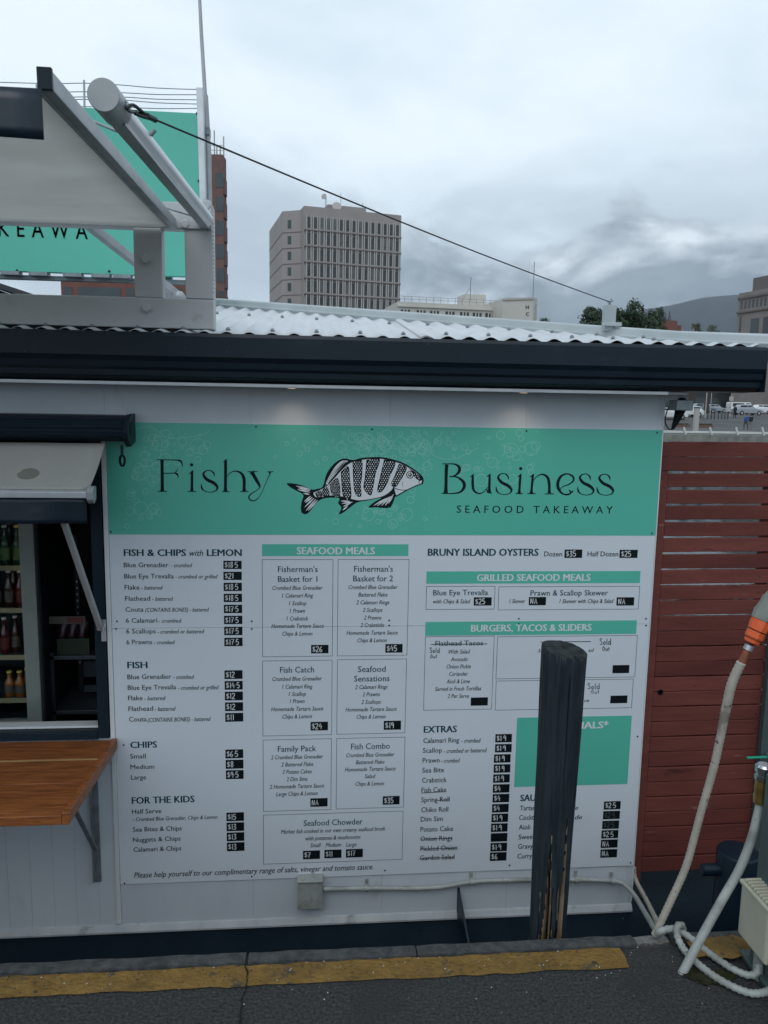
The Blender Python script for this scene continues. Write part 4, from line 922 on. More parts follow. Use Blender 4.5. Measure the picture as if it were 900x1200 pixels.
# inside: fridge, bottles, shelf, packets -------------------------------------------
FY = .42
fr1 = at(46, 740, FY).x; fr0 = -2.05
zt_, zb2 = at(20, 560, FY).z, at(20, 858, FY).z
fd = thing('drinks_fridge', 'glass door drinks fridge with grey green frame inside the serving window', 'fridge', ((fr0+fr1)/2, FY+.25, zb2))
b = MB(); fwid = .075
ix = at(27, 740, FY).x
b.box((ix, FY, zb2), (fr1-.006, FY+.04, zt_), M_FRIDGE); b.box((fr0, FY, zb2), (fr0+.06, FY+.04, zt_), M_FRIDGE)
b.box((fr0+.06, FY, zb2), (ix, FY+.04, at(10, 845, FY).z), M_FRIDGE); b.box((fr0+.06, FY, zt_-.05), (ix, FY+.04, zt_), M_FRIDGE); b.build('door_frame', fd, bevel=.003)
b = MB(); b.box((fr0+.06, FY+.018, at(10, 845, FY).z), (ix, FY+.022, zt_-.05), M_FGLASS); b.build('door_glass', fd)
b = MB()
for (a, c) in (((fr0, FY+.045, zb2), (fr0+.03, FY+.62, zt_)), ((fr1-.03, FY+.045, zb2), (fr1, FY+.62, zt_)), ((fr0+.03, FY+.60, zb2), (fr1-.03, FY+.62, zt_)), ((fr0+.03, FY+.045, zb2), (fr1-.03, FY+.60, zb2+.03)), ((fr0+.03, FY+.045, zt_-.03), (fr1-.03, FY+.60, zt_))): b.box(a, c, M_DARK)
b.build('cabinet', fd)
sh = []
for py in (665, 714.5, 769.5, 820):
    z = at(10, py, FY+.07).z; sh.append(z)
    b = MB(); b.box((fr0+.04, FY+.07, z-.010), (fr1-.045, FY+.55, z+.002), M_SHELFI); b.box((fr0+.04, FY+.062, z-.014), (fr1-.045, FY+.0695, z+.010), M_SHELFW); b.build('shelf', fd)
b = MB(); b.box((ix+.005, FY+.052, zb2+.1), (ix+.018, FY+.062, zt_-.1), M_FLED); lmp = b.build('fridge_lamp', fd)
l = bpy.data.lights.new('fridge_lamp_light', 'AREA'); l.energy = 0.035; l.color = (1, .88, .66); l.shape = 'RECTANGLE'; l.size = .03; l.size_y = .8
lo = bpy.data.objects.new('fridge_lamp_light', l); COL.objects.link(lo); lo.parent = lmp; lo.location = Vector((ix-.01, FY+.057, (zb2+zt_)/2))-wloc(lmp); lo.rotation_euler = Vector((.75, -.6, 0)).to_track_quat('Z', 'Y').to_euler()
def bottle(gm, lm, cm, hh, r, label):
    t = thing('drink_bottle', label, 'bottle', (0, 0, 0), 'drink bottles in the fridge')
    b = MB(); b.lathe((0, 0, 0), [(r*.9, 0), (r, .01), (r, hh*.52), (r*.9, hh*.6), (r*.45, hh*.74), (r*.38, hh*.94), (r*.4, hh*.95)], gm, 14); b.build('glass_body', t, smooth=40)
    b = MB(); b.lathe((0, 0, 0), [(r*1.015, hh*.14), (r*1.015, hh*.44)], lm, 14); b.build('label', t, smooth=40)
    b = MB(); b.lathe((0, 0, 0), [(r*.5, hh*.945), (r*.5, hh), (r*.3, hh*1.005)], cm, 12); b.build('cap', t, smooth=40)
    return t
KN = {}
def put_bottle(kind, px, shelf, depth, label):
    spec = {'green': (M_GLASSG, M_LABELG, M_CAPW, .20, .023), 'greeny': (M_GLASSG, M_LABELG, M_CAPY, .20, .023), 'red': (M_GLASSR, M_LABELR, M_CAPW, .185, .022), 'brown': (M_GLASSB, M_LABELW, M_CAPW, .185, .022), 'juice': (M_JUICE, M_LABELW, M_CAPY, .13, .025)}[kind]
    o = bottle(*spec, label) if kind not in KN else copy_tree(KN[kind]); KN.setdefault(kind, o)
    o['label'] = label
    p = at(px, 700, FY+.07+depth); o.location = (p.x, FY+.07+depth, sh[shelf]+.003); return o
put_bottle('greeny', 23, 0, .05, 'green bottle with yellow cap at the right end of the top fridge shelf')
put_bottle('green', 9, 0, .05, 'green bottle with white cap left of the yellow capped one')
put_bottle('green', -4, 0, .05, 'green bottle at the frame edge on the top fridge shelf')
put_bottle('green', 15, 0, .15, 'green bottle in the back row of the top fridge shelf')
put_bottle('red', 24, 1, .05, 'red drink bottle at the right end of the second fridge shelf')
put_bottle('brown', 11, 1, .05, 'brown bottle with pale label beside the red one, second shelf')
put_bottle('brown', -3, 1, .05, 'brown bottle at the frame edge on the second fridge shelf')
put_bottle('red', 17, 1, .15, 'red drink bottle in the back row of the second fridge shelf')
put_bottle('red', 3, 2, .05, 'red drink bottle with red label at the front of the third fridge shelf')
put_bottle('brown', 16, 2, .08, 'brown bottle right of the red labelled one on the third shelf')
put_bottle('juice', 6, 3, .05, 'orange juice bottle at the front left of the bottom fridge shelf')
put_bottle('juice', 18, 3, .05, 'orange juice bottle at the front of the bottom shelf, second from right')
put_bottle('juice', 27, 3, .09, 'orange juice bottle tucked by the right wall of the bottom shelf')
# dark shelf unit with packets
SY = .55
su = thing('shelf_unit', 'dark metal shelf unit with perforated upright behind the window frame', 'shelf', (at(90, 800, SY).x, SY, zb2))
sx0, sx1 = at(58, 770, SY).x, at(116, 770, SY).x+.12
for py in (770.5, 834.5):
    z = at(90, py, SY).z; b = MB(); b.box((sx0, SY, z-.012), (sx1, SY+.35, z+.008), M_SHELFI); b.build('shelf', su, bevel=.002)
ux = at(94, 800, SY+.3).x
b = MB(); b.box((ux-.012, SY+.31, zb2), (ux+.012, SY+.33, at(90, 640, SY).z), M_DARK)
for k in range(14): b.box((ux-.003, SY+.308, zb2+.2+k*.035), (ux+.003, SY+.3095, zb2+.212+k*.035), M_TRIM)
b.build('upright', su)
b = MB(); b.box((sx0, SY, zb2), (sx0+.02, SY+.02, at(90, 765, SY).z), M_DARK); b.build('leg', su)
b = MB(); b.box((at(98, 790, SY+.2).x, SY+.2, at(98, 793, SY+.2).z), (sx1, SY+.21, at(98, 775, SY+.2).z), M_SHELFI); b.box((at(98, 790, SY+.2).x, SY+.2, at(98, 811, SY+.2).z), (sx1, SY+.21, at(98, 803, SY+.2).z), M_SHELFI); b.build('back_slat', su)
zs = at(90, 770.5, SY).z+.008
ty = thing('packet_tray', 'green tray of snack packets on the dark shelf', 'tray', (at(86, 755, SY+.05).x, SY+.05, zs))
tx0, tx1 = at(68, 755, SY+.05).x, at(106, 755, SY+.05).x
b = MB(); zt2 = at(86, 747, SY+.05).z
for a, c in (((tx0, SY+.03, zs), (tx1, SY+.035, zt2)), ((tx0, SY+.2, zs), (tx1, SY+.205, zt2)), ((tx0, SY+.035, zs), (tx0+.005, SY+.2, zt2)), ((tx1-.005, SY+.035, zs), (tx1, SY+.2, zt2)), ((tx0+.005, SY+.035, zs), (tx1-.005, SY+.2, zs+.004))): b.box(a, c, M_GREENT)
b.build('tray', ty); ty.children[0].name = 'tray_walls'
for k, px in enumerate((72.5, 84, 96)):
    p = at(px, 750, SY+.06); g = MB(); hh = at(px, 731, SY+.06).z-zs; w = .055; n = 8; vs = []
    for j in range(n+1):
        u = j/n; d = .022*math.sin(math.pi*min(1, max(0, (u-.05)/.9)))+.001
        for sx_, sy_ in ((-1, 0), (-.5, -1), (.5, -1), (1, 0), (.5, 1), (-.5, 1)): vs.append((p.x+sx_*w/2*(1-.08*math.sin(math.pi*u)), SY+.08+sy_*d, zs+.005+hh*u))
    g.add(vs, [(j*6+i, j*6+(i+1) % 6, (j+1)*6+(i+1) % 6, (j+1)*6+i) for j in range(n) for i in range(6)]+[tuple(range(6)), tuple(n*6+i for i in range(6))], M_PINK)
    o = g.build('snack_packet', None, smooth=60, origin=(p.x, SY+.08, zs)); tag(o, ['pink snack packet at the left of the green tray', 'pink snack packet in the middle of the green tray', 'pink snack packet at the right of the green tray'][k], 'packet', 'snack packets in the tray')
p0, p1 = at(58, 731, SY), at(100, 722, SY)
b = MB(); b.box((p0.x, SY-.004, p0.z), (p1.x, SY, p1.z), M_LABELW); b.box((p0.x+.09, SY-.0045, p0.z+.006), (p1.x-.01, SY-.0041, p1.z-.006), M_LABELR); o = b.build('price_strip', None, origin=p0); tag(o, 'pale card strip above the snack packets in the window', 'card')

# ================================================================== UTILITIES ON THE WALL
jb0, jb1 = at(349, 1066, -.05), at(378, 1031, -.05)
jt = thing('junction_box', 'white junction box low on the wall under the menu board', 'junction box', (jb0.x, 0, jb0.z))
b = MB(); b.box((jb0.x, -.052, jb0.z), (jb1.x, WY-.001, jb1.z-.010), M_PVC); b.build('box_body', jt, bevel=.003)
b = MB(); b.box((jb0.x-.004, -.060, jb1.z-.0098), (jb1.x+.003, WY-.001, jb1.z), M_PVC); b.build('lid', jt, bevel=.003)
cd = thing('wall_conduit', 'white corrugated conduit clipped along the base of the wall', 'conduit', at(560, 1035, 0))
CYY = -.020
cp = [at(px, py, CYY) for px, py in ((379, 1042), (430, 1041), (490, 1041), (520, 1039), (553, 1033.5), (600, 1031.5), (676, 1031), (718, 1032.5))]
ep = [at(733, 1038, -.03), at(745, 1052, -.10), atz(757, 1072, -.45), atz(768, 1088, -.16), atz(771, 1094, -.06)]
ep = [at(733, 1038, -.03), at(744, 1050, -.12), at(756, 1070, -.35), at(766, 1086, -.75), at(772, 1094, KY+.06)]
b = MB(); b.tube(cp+ep, .0105, M_PVC, 10, smoothn=6, rib=.14, pitch=.016); b.build('conduit_pipe', cd, smooth=70)
for px, py in ((430, 1041), (553, 1033.5), (676, 1031), (718, 1032.5)):
    p = at(px, py, CYY); b = MB(); b.tube([p+Vector((-.010, 0, 0)), p+Vector((.010, 0, 0))], .0145, M_PVC, 12); b.box((p.x-.008, WY-.006, p.z+.010), (p.x+.008, WY-.0005, p.z+.034), M_PVC)
    b.lathe((p.x, WY-.006, p.z+.026), [(.004, 0), (.003, .003), (.0001, .004)], M_STEEL, 8, axis=(0, -1, 0)); b.build('pipe_clip', cd, smooth=40)
dp = thing('drop_conduit', 'grey conduit slanting down from the lower right corner of the menu board', 'conduit', at(744, 1022, .0))
b = MB(); b.tube([at(743, 1016, .05), at(744.5, 1030, .03), at(756, 1052, -.12), at(767, 1074, -.45), at(777, 1092, KY+.10)], .0105, M_HOSE, 10, smoothn=6, rib=.08, pitch=.014); b.build('conduit_pipe', dp, smooth=70)
b = MB(); p = at(748, 1052, -.09); q = at(757, 1049, -.11); b.tube([p, (p+q)/2+Vector((0, -.02, 0)), q], .004, M_BLACK, 8, smoothn=4); b.build('cable_tie', dp)

# ================================================================== PILE
pt = atz(661.5, 760, 1.6-.78)
PY = -1.16
ptop = at(661.5, 761, PY); pbot = at(641, 1100, PY)
random.seed(3)
rt = (at(689, 762, PY).x-at(634, 762, PY).x)/2; rb_ = (at(664, 1098, PY).x-at(619, 1098, PY).x)/2
pile = thing('mooring_pile', 'black tarred timber mooring pile split open near its foot', 'mooring pile', (pbot.x, PY, -1.6))
b = MB(); NA_, NZ = 180, 90; vs = []
axis_ = (pbot-ptop)
zlow = -1.7; tl = (zlow-ptop.z)/axis_.z
# splits: angle toward the camera (phi=0 faces -Y), width, top end t
splits = [(-.50, .26, .60, .16), (-.15, .06, .72, -.02), (.10, .07, .76, .03), (.40, .17, .50, -.04), (-.85, .05, .82, .0)]
grooves = [(random.uniform(-3.1, 3.1), random.uniform(.02, .06), random.uniform(.003, .009), random.uniform(0, .5), random.uniform(.5, 1.2)) for _ in range(26)]+[(-.02, .04, .022, 0, .5)]
kindv = []
for j in range(NZ+1):
    t_ = j/NZ*tl; c = ptop+axis_*t_
    for i in range(NA_):
        ph = -math.pi+2*math.pi*i/NA_
        rad = (rt+(rb_-rt)*min(t_, 1.1))*.93
        rad *= 1+.014*math.sin(3*ph+1+t_)+.007*math.sin(7*ph+2*t_)+.003*math.sin(19*ph+.6*t_)
        rad += .0018*mnoise.noise(Vector((ph*6, t_*4, 1)))+.0015*mnoise.noise(Vector((ph*25, t_*3, 5)))
        for g, gw, gd, g0, g1 in grooves:
            u = abs(ph-g-.03*math.sin(t_*5+g))/gw
            if u < 1 and g0 < t_ < g1: rad -= gd*.55*(1-u)*min(1, (t_-g0)/.1, (g1-t_)/.15+.05, t_/.12)
        rad -= .003*min(1, max(0, t_))
        k = 0
        for sp_, sw, s0, lean in splits:
            if t_ > s0:
                wv = sw*min(1, (t_-s0)/.45); off = (ph-(sp_+lean*(1-t_)*2.0+.03*math.sin(t_*14+sp_*9)))/max(wv, .001)
                if abs(off) < 1: rad -= .04*min(1, (t_-s0)/.15)*(1-abs(off)**3); k = 1 if abs(off) > .66-.16*math.sin(t_*9+sp_) or wv < .02 else 2
        kindv.append(k)
        z = c.z
        if j == 0: z += -.009*math.sin(ph)-.006*math.cos(ph)-.012*max(0, 1-abs(ph-.25)/.12)+.0015*mnoise.noise(Vector((math.cos(ph)*1.5, math.sin(ph)*1.5, 3)))
        vs.append((c.x+math.sin(ph)*rad, c.y-math.cos(ph)*rad, z))
fs = []; mk = []
b.mats = [M_PILE, M_HEART, M_VOID, M_PILET]
for j in range(NZ):
    for i in range(NA_):
        i2 = (i+1) % NA_; b.f.append([j*NA_+i, j*NA_+i2, (j+1)*NA_+i2, (j+1)*NA_+i]); b.m.append(max(kindv[j*NA_+i], kindv[(j+1)*NA_+i], key=lambda q: {0: 0, 1: 1, 2: 2}[q]))
b.v = [Vector(v) for v in vs]
# top: rings inward with radial unevenness
prev = [i for i in range(NA_)]
for rr in (.93, .7, .45, .2):
    base = len(b.v)
    for i in range(NA_):
        v = b.v[i]; q = Vector((ptop.x, ptop.y, 0)); w = Vector((q.x+(v.x-q.x)*rr, q.y+(v.y-q.y)*rr, ptop.z+(v.z-ptop.z)*rr+.002*mnoise.noise(Vector((v.x*rr*60, v.y*rr*60, rr)))+(.003 if rr == .93 else 0)-(.006 if rr < .5 else 0)))
        b.v.append(w)
    cur = [base+i for i in range(NA_)]
    for i in range(NA_): b.f.append([prev[i], prev[(i+1) % NA_], cur[(i+1) % NA_], cur[i]]); b.m.append(3)
    prev = cur
b.f.append(list(prev)); b.m.append(3)
b.build('pile_log', pile, smooth=55)

# ================================================================== RED GATE
GY = .06
gtl = at(779, 518, GY); gbl = at(748, 1033, GY)
GX0 = XR+.003; GX1 = at(886, 900, GY).x; ANG = R(0.45)
gate = thing('slatted_gate', 'red painted timber gate of horizontal slats beside the menu board', 'gate', (GX0, GY, gbl.z))
GZT, GZB = gtl.z, gbl.z
def gt(x): return (x-GX0)*math.tan(ANG)
b = MB(); b.box((GX0, GY, GZB), (GX0+.062, GY+.05, GZT-.002), M_RED); b.build('stile', gate, bevel=.003)
ys = [518.0, 534.6, 552.9]+[572+18.85*k for k in range(8)]
pyl = [518, 535, 553.5, 572.5, 591.5, 610.5, 629.5, 648.3, 667, 685, 703, 721, 739, 757]
py = 757+17.6
while py < 1034: pyl.append(py); py += 17.55-.012*(py-757)/17
gaps = [0, 0, 3.4, 3.2, 2.8, 2.8, 2.6, 2.4, 2.0, 1.7, 1.3, 1.1, 1.0, .9]
random.seed(5)
for k in range(len(pyl)-1):
    z1 = at(830, pyl[k], GY).z; g = gaps[k] if k < len(gaps) else random.uniform(.7, 1.1)
    g2 = gaps[k+1] if k+1 < len(gaps) else .9
    z0 = at(830, pyl[k+1]-g2*.5, GY).z; z1 = at(830, pyl[k]+g*.5, GY).z
    wide = k < 2
    x0 = GX0+(0.0 if wide else .0622); x1 = GX1
    n = 24; bb = MB(); vs = []; yy = GY-(.004 if wide else 0)+random.uniform(-.0015, .0015)
    for i in range(n+1):
        x = x0+(x1-x0)*i/n; dz = gt(x)-gt(at(830, 700, GY).x); e0, e1 = random.uniform(-.0009, .0009), random.uniform(-.0009, .0009)
        bow = .0015*math.sin(i/n*math.pi)*(-1 if k % 2 else 1)
        vs += [(x, yy, z0+dz+e0+bow), (x, yy, z1+dz+e1+bow), (x, yy+.02, z1+dz+e1+bow), (x, yy+.02, z0+dz+e0+bow)]
    bb.add(vs, [(i*4+q, i*4+(q+1) % 4, (i+1)*4+(q+1) % 4, (i+1)*4+q) for i in range(n) for q in range(4)]+[(3, 2, 1, 0), tuple(n*4+q for q in range(4))], M_RED)
    bb.build('slat', gate, bevel=.003)
b = MB(); b.box((GX1-.055, GY+.0215, GZB), (GX1-.01, GY+.06, GZT-.05), M_RED)
b.box((GX0+.0, GY+.051, GZB+.02), (GX1, GY+.058, at(830, 748, GY).z), mat('gap blocker', (.02, .012, .012), rough=.9)); b.build('back_rail_and_gap_blocker', gate)  # rail, plus an added dark sheet that keeps light out of the lower gaps
for k in range(8, len(pyl)-1):
    p = at(889-(pyl[k]-700)*.0255, pyl[k]+9, GY-.001); b = MB(); b.lathe((p.x, GY-.0015, p.z), [(.003, 0), (.002, .0015), (.0001, .002)], M_SCREW, 8, axis=(0, -1, 0)); b.build('nail', gate)
p = at(774, 811, GY-.002); b = MB(); b.lathe((p.x, GY-.0022, p.z), [(.014, 0), (.012, .004), (.007, .004), (.006, -.001), (.0001, -.001)], M_BLACK, 18, axis=(0, -1, 0)); b.build('finger_hole', gate)
# post and panel beyond
pp = thing('gate_post', 'slim dark steel gate post behind the grey pedestal', 'post', at(880, 1000, .02))
b = MB(); pa, pb = at(897, 740, .03), at(883, 1030, .03); b.box((GX1-.008, .020, ZDECK), (GX1+.032, .0535, pa.z+.1), M_PEDES); b.build('post_shaft', pp, bevel=.002)
g2 = thing('slatted_fence', 'short run of dark red slatted fence right of the gate post', 'fence', (pb.x+.3, .05, GZB))
for k in range(len(pyl)-1):
    z0, z1 = at(830, pyl[k+1]-1, GY).z, at(830, pyl[k]+1, GY).z
    b = MB(); b.box((GX1+.034, .05, z0+.004), (GX1+.9, .07, z1+.004), M_RED); b.build('slat', g2, bevel=.001)
b = MB(); b.box((GX1+.8, .071, GZB), (GX1+.85, .12, GZT), M_RED); b.build('fence_post', g2)
# eave fitting
eh = thing('eave_fitting', 'black tapered fitting hanging with its cable loop from the eave corner', 'fitting', at(797, 470, .0))
p0, p1, p2 = at(799, 473, 0), at(795, 487, -.01), at(788, 503, -.015)
b = MB(); b.tube([at(800, 466, .0), p0, p1, p2], [.012, .030, .019, .006], M_BLACK, 12, smoothn=3); b.build('fitting_body', eh, smooth=50)
b = MB(); b.tube([p2, at(783, 502, -.01), at(779.5, 494, 0), at(781, 484, .01), at(784, 476, .02)], .0028, M_BLACK, 8, smoothn=6); b.build('cable', eh, smooth=60)

# ================================================================== RIGHT: BITT, PEDESTAL, HOSES
bz = ZDECK; bp = at(862, 1085, -.55)
BY = -.42
bx = at(862, 1040, BY).x; brd = (at(887, 1040, BY).x-at(842, 1040, BY).x)/2; btop = at(866, 997, BY).z
mb_ = thing('mooring_bitt', 'navy steel mooring bitt with a cross bar on the pontoon edge', 'bitt', (bx, BY, bz))
b = MB(); b.lathe((bx, BY, bz), [(brd*1.5, 0), (brd*1.5, .02), (brd, .021), (brd, btop-bz-.008), (brd*.93, btop-bz), (brd*.9, btop-bz+.001)], M_NAVY, 28); b.build('bitt_body', mb_, smooth=40)
cz = at(842, 1022, BY-.02).z
b = MB(); b.tube([(at(822, 1022, BY).x, BY-.0, cz), (bx+brd+.20, BY, cz)], .026, M_NAVY, 16); b.build('cross_bar', mb_, smooth=40, bevel=.008)
# grey pedestal, mostly beyond the frame
PYD = -1.60
px0 = at(886.5, 1020, PYD+.2).x
pd = thing('power_pedestal', 'slate grey service pedestal at the right edge of the wharf', 'pedestal', (px0+.2, PYD, 0))
b = MB(); b.box((px0, PYD-.10, 0.004), (px0+.42, PYD+.2, at(893, 905, PYD+.2).z), M_PEDES); b.build('pedestal_body', pd, bevel=.006)
b = MB(); b.box((px0-.02, PYD-.12, 0.004), (px0+.44, PYD+.22, .02), M_PEDES); b.build('base_plate', pd, bevel=.003)
b = MB(); b.box((px0+.14, PYD-.06, at(893, 905, PYD+.2).z+.0005), (px0+.40, PYD+.16, at(893, 690, PYD+.2).z), M_PEDES); b.build('upper_housing', pd, bevel=.01)
# cream ribbed box
XY = -1.50
c_tl, c_bl = at(868, 1040, XY), at(864, 1092, XY)
bx0 = at(867, 1060, XY).x
zc1, zc0 = at(868, 1033, XY+.05).z, at(864, 1092, XY+.05).z
cb = thing('cream_power_box', 'weathered cream plastic power box with ribbed top and louvred side', 'power box', (bx0+.1, XY, zc0))
fy0, fy1 = XY-.05, XY+.09
b = MB(); ang = .0
A0 = atz(866, 1090, 0)
def P3(px, py, Y): return at(px, py, Y)
lx0 = at(866, 1062, fy1).x
zt1 = at(872, 1030, fy1).z; zb1 = at(865, 1092, fy1).z
b.box((lx0, fy0, zb1), (lx0+.36, fy1, zt1-.012), M_CREAM); body = b.build('box_body', cb, bevel=.008)
b = MB(); b.box((lx0-.004, fy0-.004, zt1-.0118), (lx0+.364, fy1+.004, zt1), M_CREAM); 
n = 9
for k in range(n):
    y = fy0+.014+(fy1-fy0-.028)*k/(n-1); b.box((lx0+.004, y-.0045, zt1+.0002), (lx0+.10, y+.0045, zt1+.010), M_CREAM)
b.box((lx0+.105, fy0, zt1+.0002), (lx0+.36, fy1, zt1+.012), M_CREAM); b.build('lid', cb, bevel=.003)
b = MB()
for k in range(9):
    z = zb1+.025+(zt1-zb1-.07)*k/8; b.box((lx0+.045, fy0-.010, z-.005), (lx0+.35, fy0-.0003, z+.005), M_CREAM)
b.build('louvre', cb, bevel=.003)
for dx in (.035, .12):
    b = MB(); b.tube([(lx0+dx, fy0+.08, zb1+.004), (lx0+dx, fy0+.08, .0)], .014, M_PVC, 12); b.build('cable_gland', cb, smooth=40)
b = MB(); b.box((lx0+.2, fy0+.06, .003), (lx0+.24, fy0+.12, zb1), M_PEDES); b.build('stand', cb)
# white drain hose with brass fitting
wh = thing('white_hose', 'smooth white hose with brass fitting running down to the asphalt', 'hose', atz(803, 1133, 0))
WYH = -1.52
h0 = atz(803, 1134, .012); h1 = at(891, 935, -1.36)
hp = []
for px, py, t_ in ((803, 1134, 0), (820, 1102, .2), (846, 1055, .45), (866, 1020, .62), (880, 985, .78), (888, 955, .9), (892, 936, 1)):
    hp.append(at(px, py, h0.y+(h1.y-h0.y)*t_))
b = MB(); b.tube([hp[0]+(hp[0]-hp[1])*.35]+hp, .0124, M_PVC, 14, smoothn=6); b.build('hose_pipe', wh, smooth=60)
b = MB(); d_ = Vector((0, 0, 1)); b.lathe(hp[-1]+Vector((0, 0, -.012)), [(.021, 0), (.022, .02), (.020, .03), (.022, .04), (.021, .055), (.0205, .07)], M_BRASS, 14); b.lathe(hp[-1]+Vector((0, 0, .06)), [(.023, 0), (.024, .012), (.020, .014), (.020, .022), (.024, .024), (.024, .04), (.018, .046)], M_CHROME, 16); b.build('brass_fitting', wh, smooth=40)
# corrugated white conduits looping on the ground
gc = thing('corrugated_conduit', 'white corrugated conduit looping over the wharf edge to the cream box', 'conduit', atz(815, 1105, 0))
pth = [atz(769, 1096, .006), atz(774, 1091, .04), atz(788, 1088.5, .04), atz(800, 1093, .03), atz(815, 1104, .018), atz(835, 1120, .016), atz(858, 1135, .016), atz(878, 1143, .016), atz(888, 1138, .03), (lx0+.035, fy0+.08, .06)]
b = MB(); b.tube(pth, .0100, M_PVC, 12, smoothn=6, rib=.12, pitch=.014); b.build('conduit_pipe', gc, smooth=75)
gc2 = thing('corrugated_conduit', 'white corrugated conduit in a wide loop lying nearest the camera', 'conduit', atz(815, 1135, 0))
pth = [atz(801, 1094, .014), atz(799, 1084.5, .05), atz(793.5, 1086, .055), atz(794, 1098, .03), atz(801, 1112, .016), atz(815, 1127, .014), atz(840, 1146, .014), atz(870, 1161, .014), atz(890, 1164, .014), atz(910, 1157, .014), atz(940, 1140, .02)]
b = MB(); b.tube(pth, .0100, M_PVC, 12, smoothn=6, rib=.12, pitch=.014); b.build('conduit_pipe', gc2, smooth=75)
b = sheet(); rnd = random.Random(9)
c = atz(806, 1138, .006)
for k in range(3):
    pts = [(c.x+(.028+.02*k)*rnd.uniform(.6, 1.25)*math.cos(a)+.03*k, c.y+(.02+.008*k)*rnd.uniform(.6, 1.25)*math.sin(a)-.012*k, .0045+.0008*k) for a in [2*math.pi*i/26 for i in range(26)]]
    P_ = [Vector(p) for p in pts]; b.add(P_, [tuple(t) for t in tessellate_polygon([[Vector((p.x, p.y, 0)) for p in P_]])], mat('mossy dirt', (0.012, 0.014, 0.008), (0.035, 0.036, 0.018), 0.95, scale=40, spec=0.1))
b.build('dirt').__setitem__('kind', 'stuff')
# beige ribbed hose with the orange plug
bh = thing('power_lead', 'beige ribbed hose with an orange plug leaning from the pedestal to the wharf edge', 'power lead', atz(768, 1093, 0))
BYH = -1.30
hy = lambda py: KY-.01-(.06)*(1-(py-775)/320)
path = [(767, 1096), (785, 1058), (803, 1018), (814, 980), (822, 950), (835, 905), (843, 870), (851, 830), (858, 800), (869, 776)]
b = MB(); b.tube([at(px, py, hy(py)) for px, py in path], [.0108]*5+[.0114]*2+[.0130]*3, M_HOSE, 14, smoothn=6, rib=.06, pitch=.013); b.build('hose_pipe', bh, smooth=75)
Q0, Q1, Q2, Q3, Q4 = (at(*p, hy(770)) for p in ((869, 777), (874, 766), (877, 759), (881, 752), (892, 729)))
b = MB(); b.tube([Q0, Q1, Q2], [.011, .010, .009], M_RUST, 12); b.tube([Q1+(Q2-Q1)*.6, Q2+(Q3-Q2)*.4], .0125, M_ALU, 14); b.build('plug_neck', bh, smooth=40)
dq = (Q4-Q3).normalized()
b = MB(); b.tube([Q3-dq*.002, Q3+dq*.012, Q3+dq*.014, Q3+dq*.03, Q4, Q4+dq*.006], [.021, .023, .0255, .0255, .0285, .0275], M_ORANGE, 10); plug = b.build('plug_body', bh, smooth=28)
b = MB(); b.tube([Q3+dq*.033, Q3+dq*.036], .0262, M_BLACK, 10); b.tube([Q3+dq*.008, Q3+dq*.010], .0232, M_BLACK, 10); b.build('plug_seam', plug)
b = MB(); b.tube([Q4+dq*.0065, Q4+dq*.03, Q4+dq*.05, Q4+dq*.075], [.030, .032, .027, .026], M_GREYPL, 10); b.build('socket', bh, smooth=28)
b = MB(); b.tube([Q4+dq*.07, Q4+dq*.12+Vector((.03, -.03, .01)), Vector((px0+.16, PYD+.05, Q4.z+.11))], [.024, .022, .022], M_GREYPL, 10, smoothn=4); b.build('socket_arm', bh, smooth=40)
gp_ = thing('green_handle', 'small flat green plastic handle on the gate post', 'handle', at(886, 888, -.02))
b = MB(); p, q = at(875, 888, -.02), at(899, 887, -.02); b.bar(p, q, .014, .010, M_GREENP); b.build('lever', gp_, bevel=.004)
b = MB(); b.box((GX1+.012, -.016, q.z-.006), (GX1+.024, .0115, q.z+.006), M_STEEL); b.build('pivot', gp_)

# ================================================================== ROOFTOP LEFT
FYY = -.13
rf = thing('rooftop_gantry', 'grey steel frame with two posts bolted above the gutter', 'gantry', at(150, 384, FYY))
def fz(py, px=120): return at(px, py, FYY).z
def fxx(px, py=320): return at(px, py, FYY).x
zb0, zb1_ = fz(384.5, 200), fz(349.5, 200)
fr_x = fxx(250)
b = MB(); b.box((-2.2, FYY, zb0), (fr_x, FYY+.07, zb1_), M_FRAME); b.build('bottom_rail', rf, bevel=.004)
zt0, zt1_ = fz(267, 190), fz(256, 190)+.035
b = MB(); b.box((-2.2, FYY, zt0), (fxx(217)-.001, FYY+.07, zt1_), M_FRAME); b.build('top_rail', rf, bevel=.004)
b = MB(); b.box((fxx(157), FYY+.002, zb1_+.0005), (fxx(190), FYY+.068, zt0-.0005), M_FRAME); b.build('post', rf, bevel=.004)
b = MB(); b.box((fxx(217), FYY-.002, zb1_+.0005), (fr_x, FYY+.07, fz(240, 235)), M_FRAME); b.build('post', rf, bevel=.004)
b = MB(); b.box((fxx(192), FYY-.012, zt0-.002), (fr_x-.003, FYY-.0025, fz(238, 220)), M_FRAME); b.build('corner_plate', rf, bevel=.003)
b = MB()
for k in range(22): b.ball((fr_x+.001, FYY+.004, zb1_+.03+k*.0155), .0042, M_FRAME, 6)
b.build('weld_bead', rf, smooth=60)
for px, py, yy in ((171, 304, FYY+.002), (172, 361, FYY), (217, 263, FYY-.0025), (242, 241, FYY-.0025)):
    p = at(px, py, yy); b = MB(); b.lathe((p.x, yy-.0003, p.z), [(.026, 0), (.026, .002), (.018, .0022), (.018, .011), (.015, .013)], M_FRAME, 6, axis=(0, -1, 0)); b.build('bolt', rf)
b = MB(); b.box((-2.0, FYY+.01, zb0-.02), (fxx(214), FYY+.06, zb0-.001), M_BLACK); b.build('packing', rf)
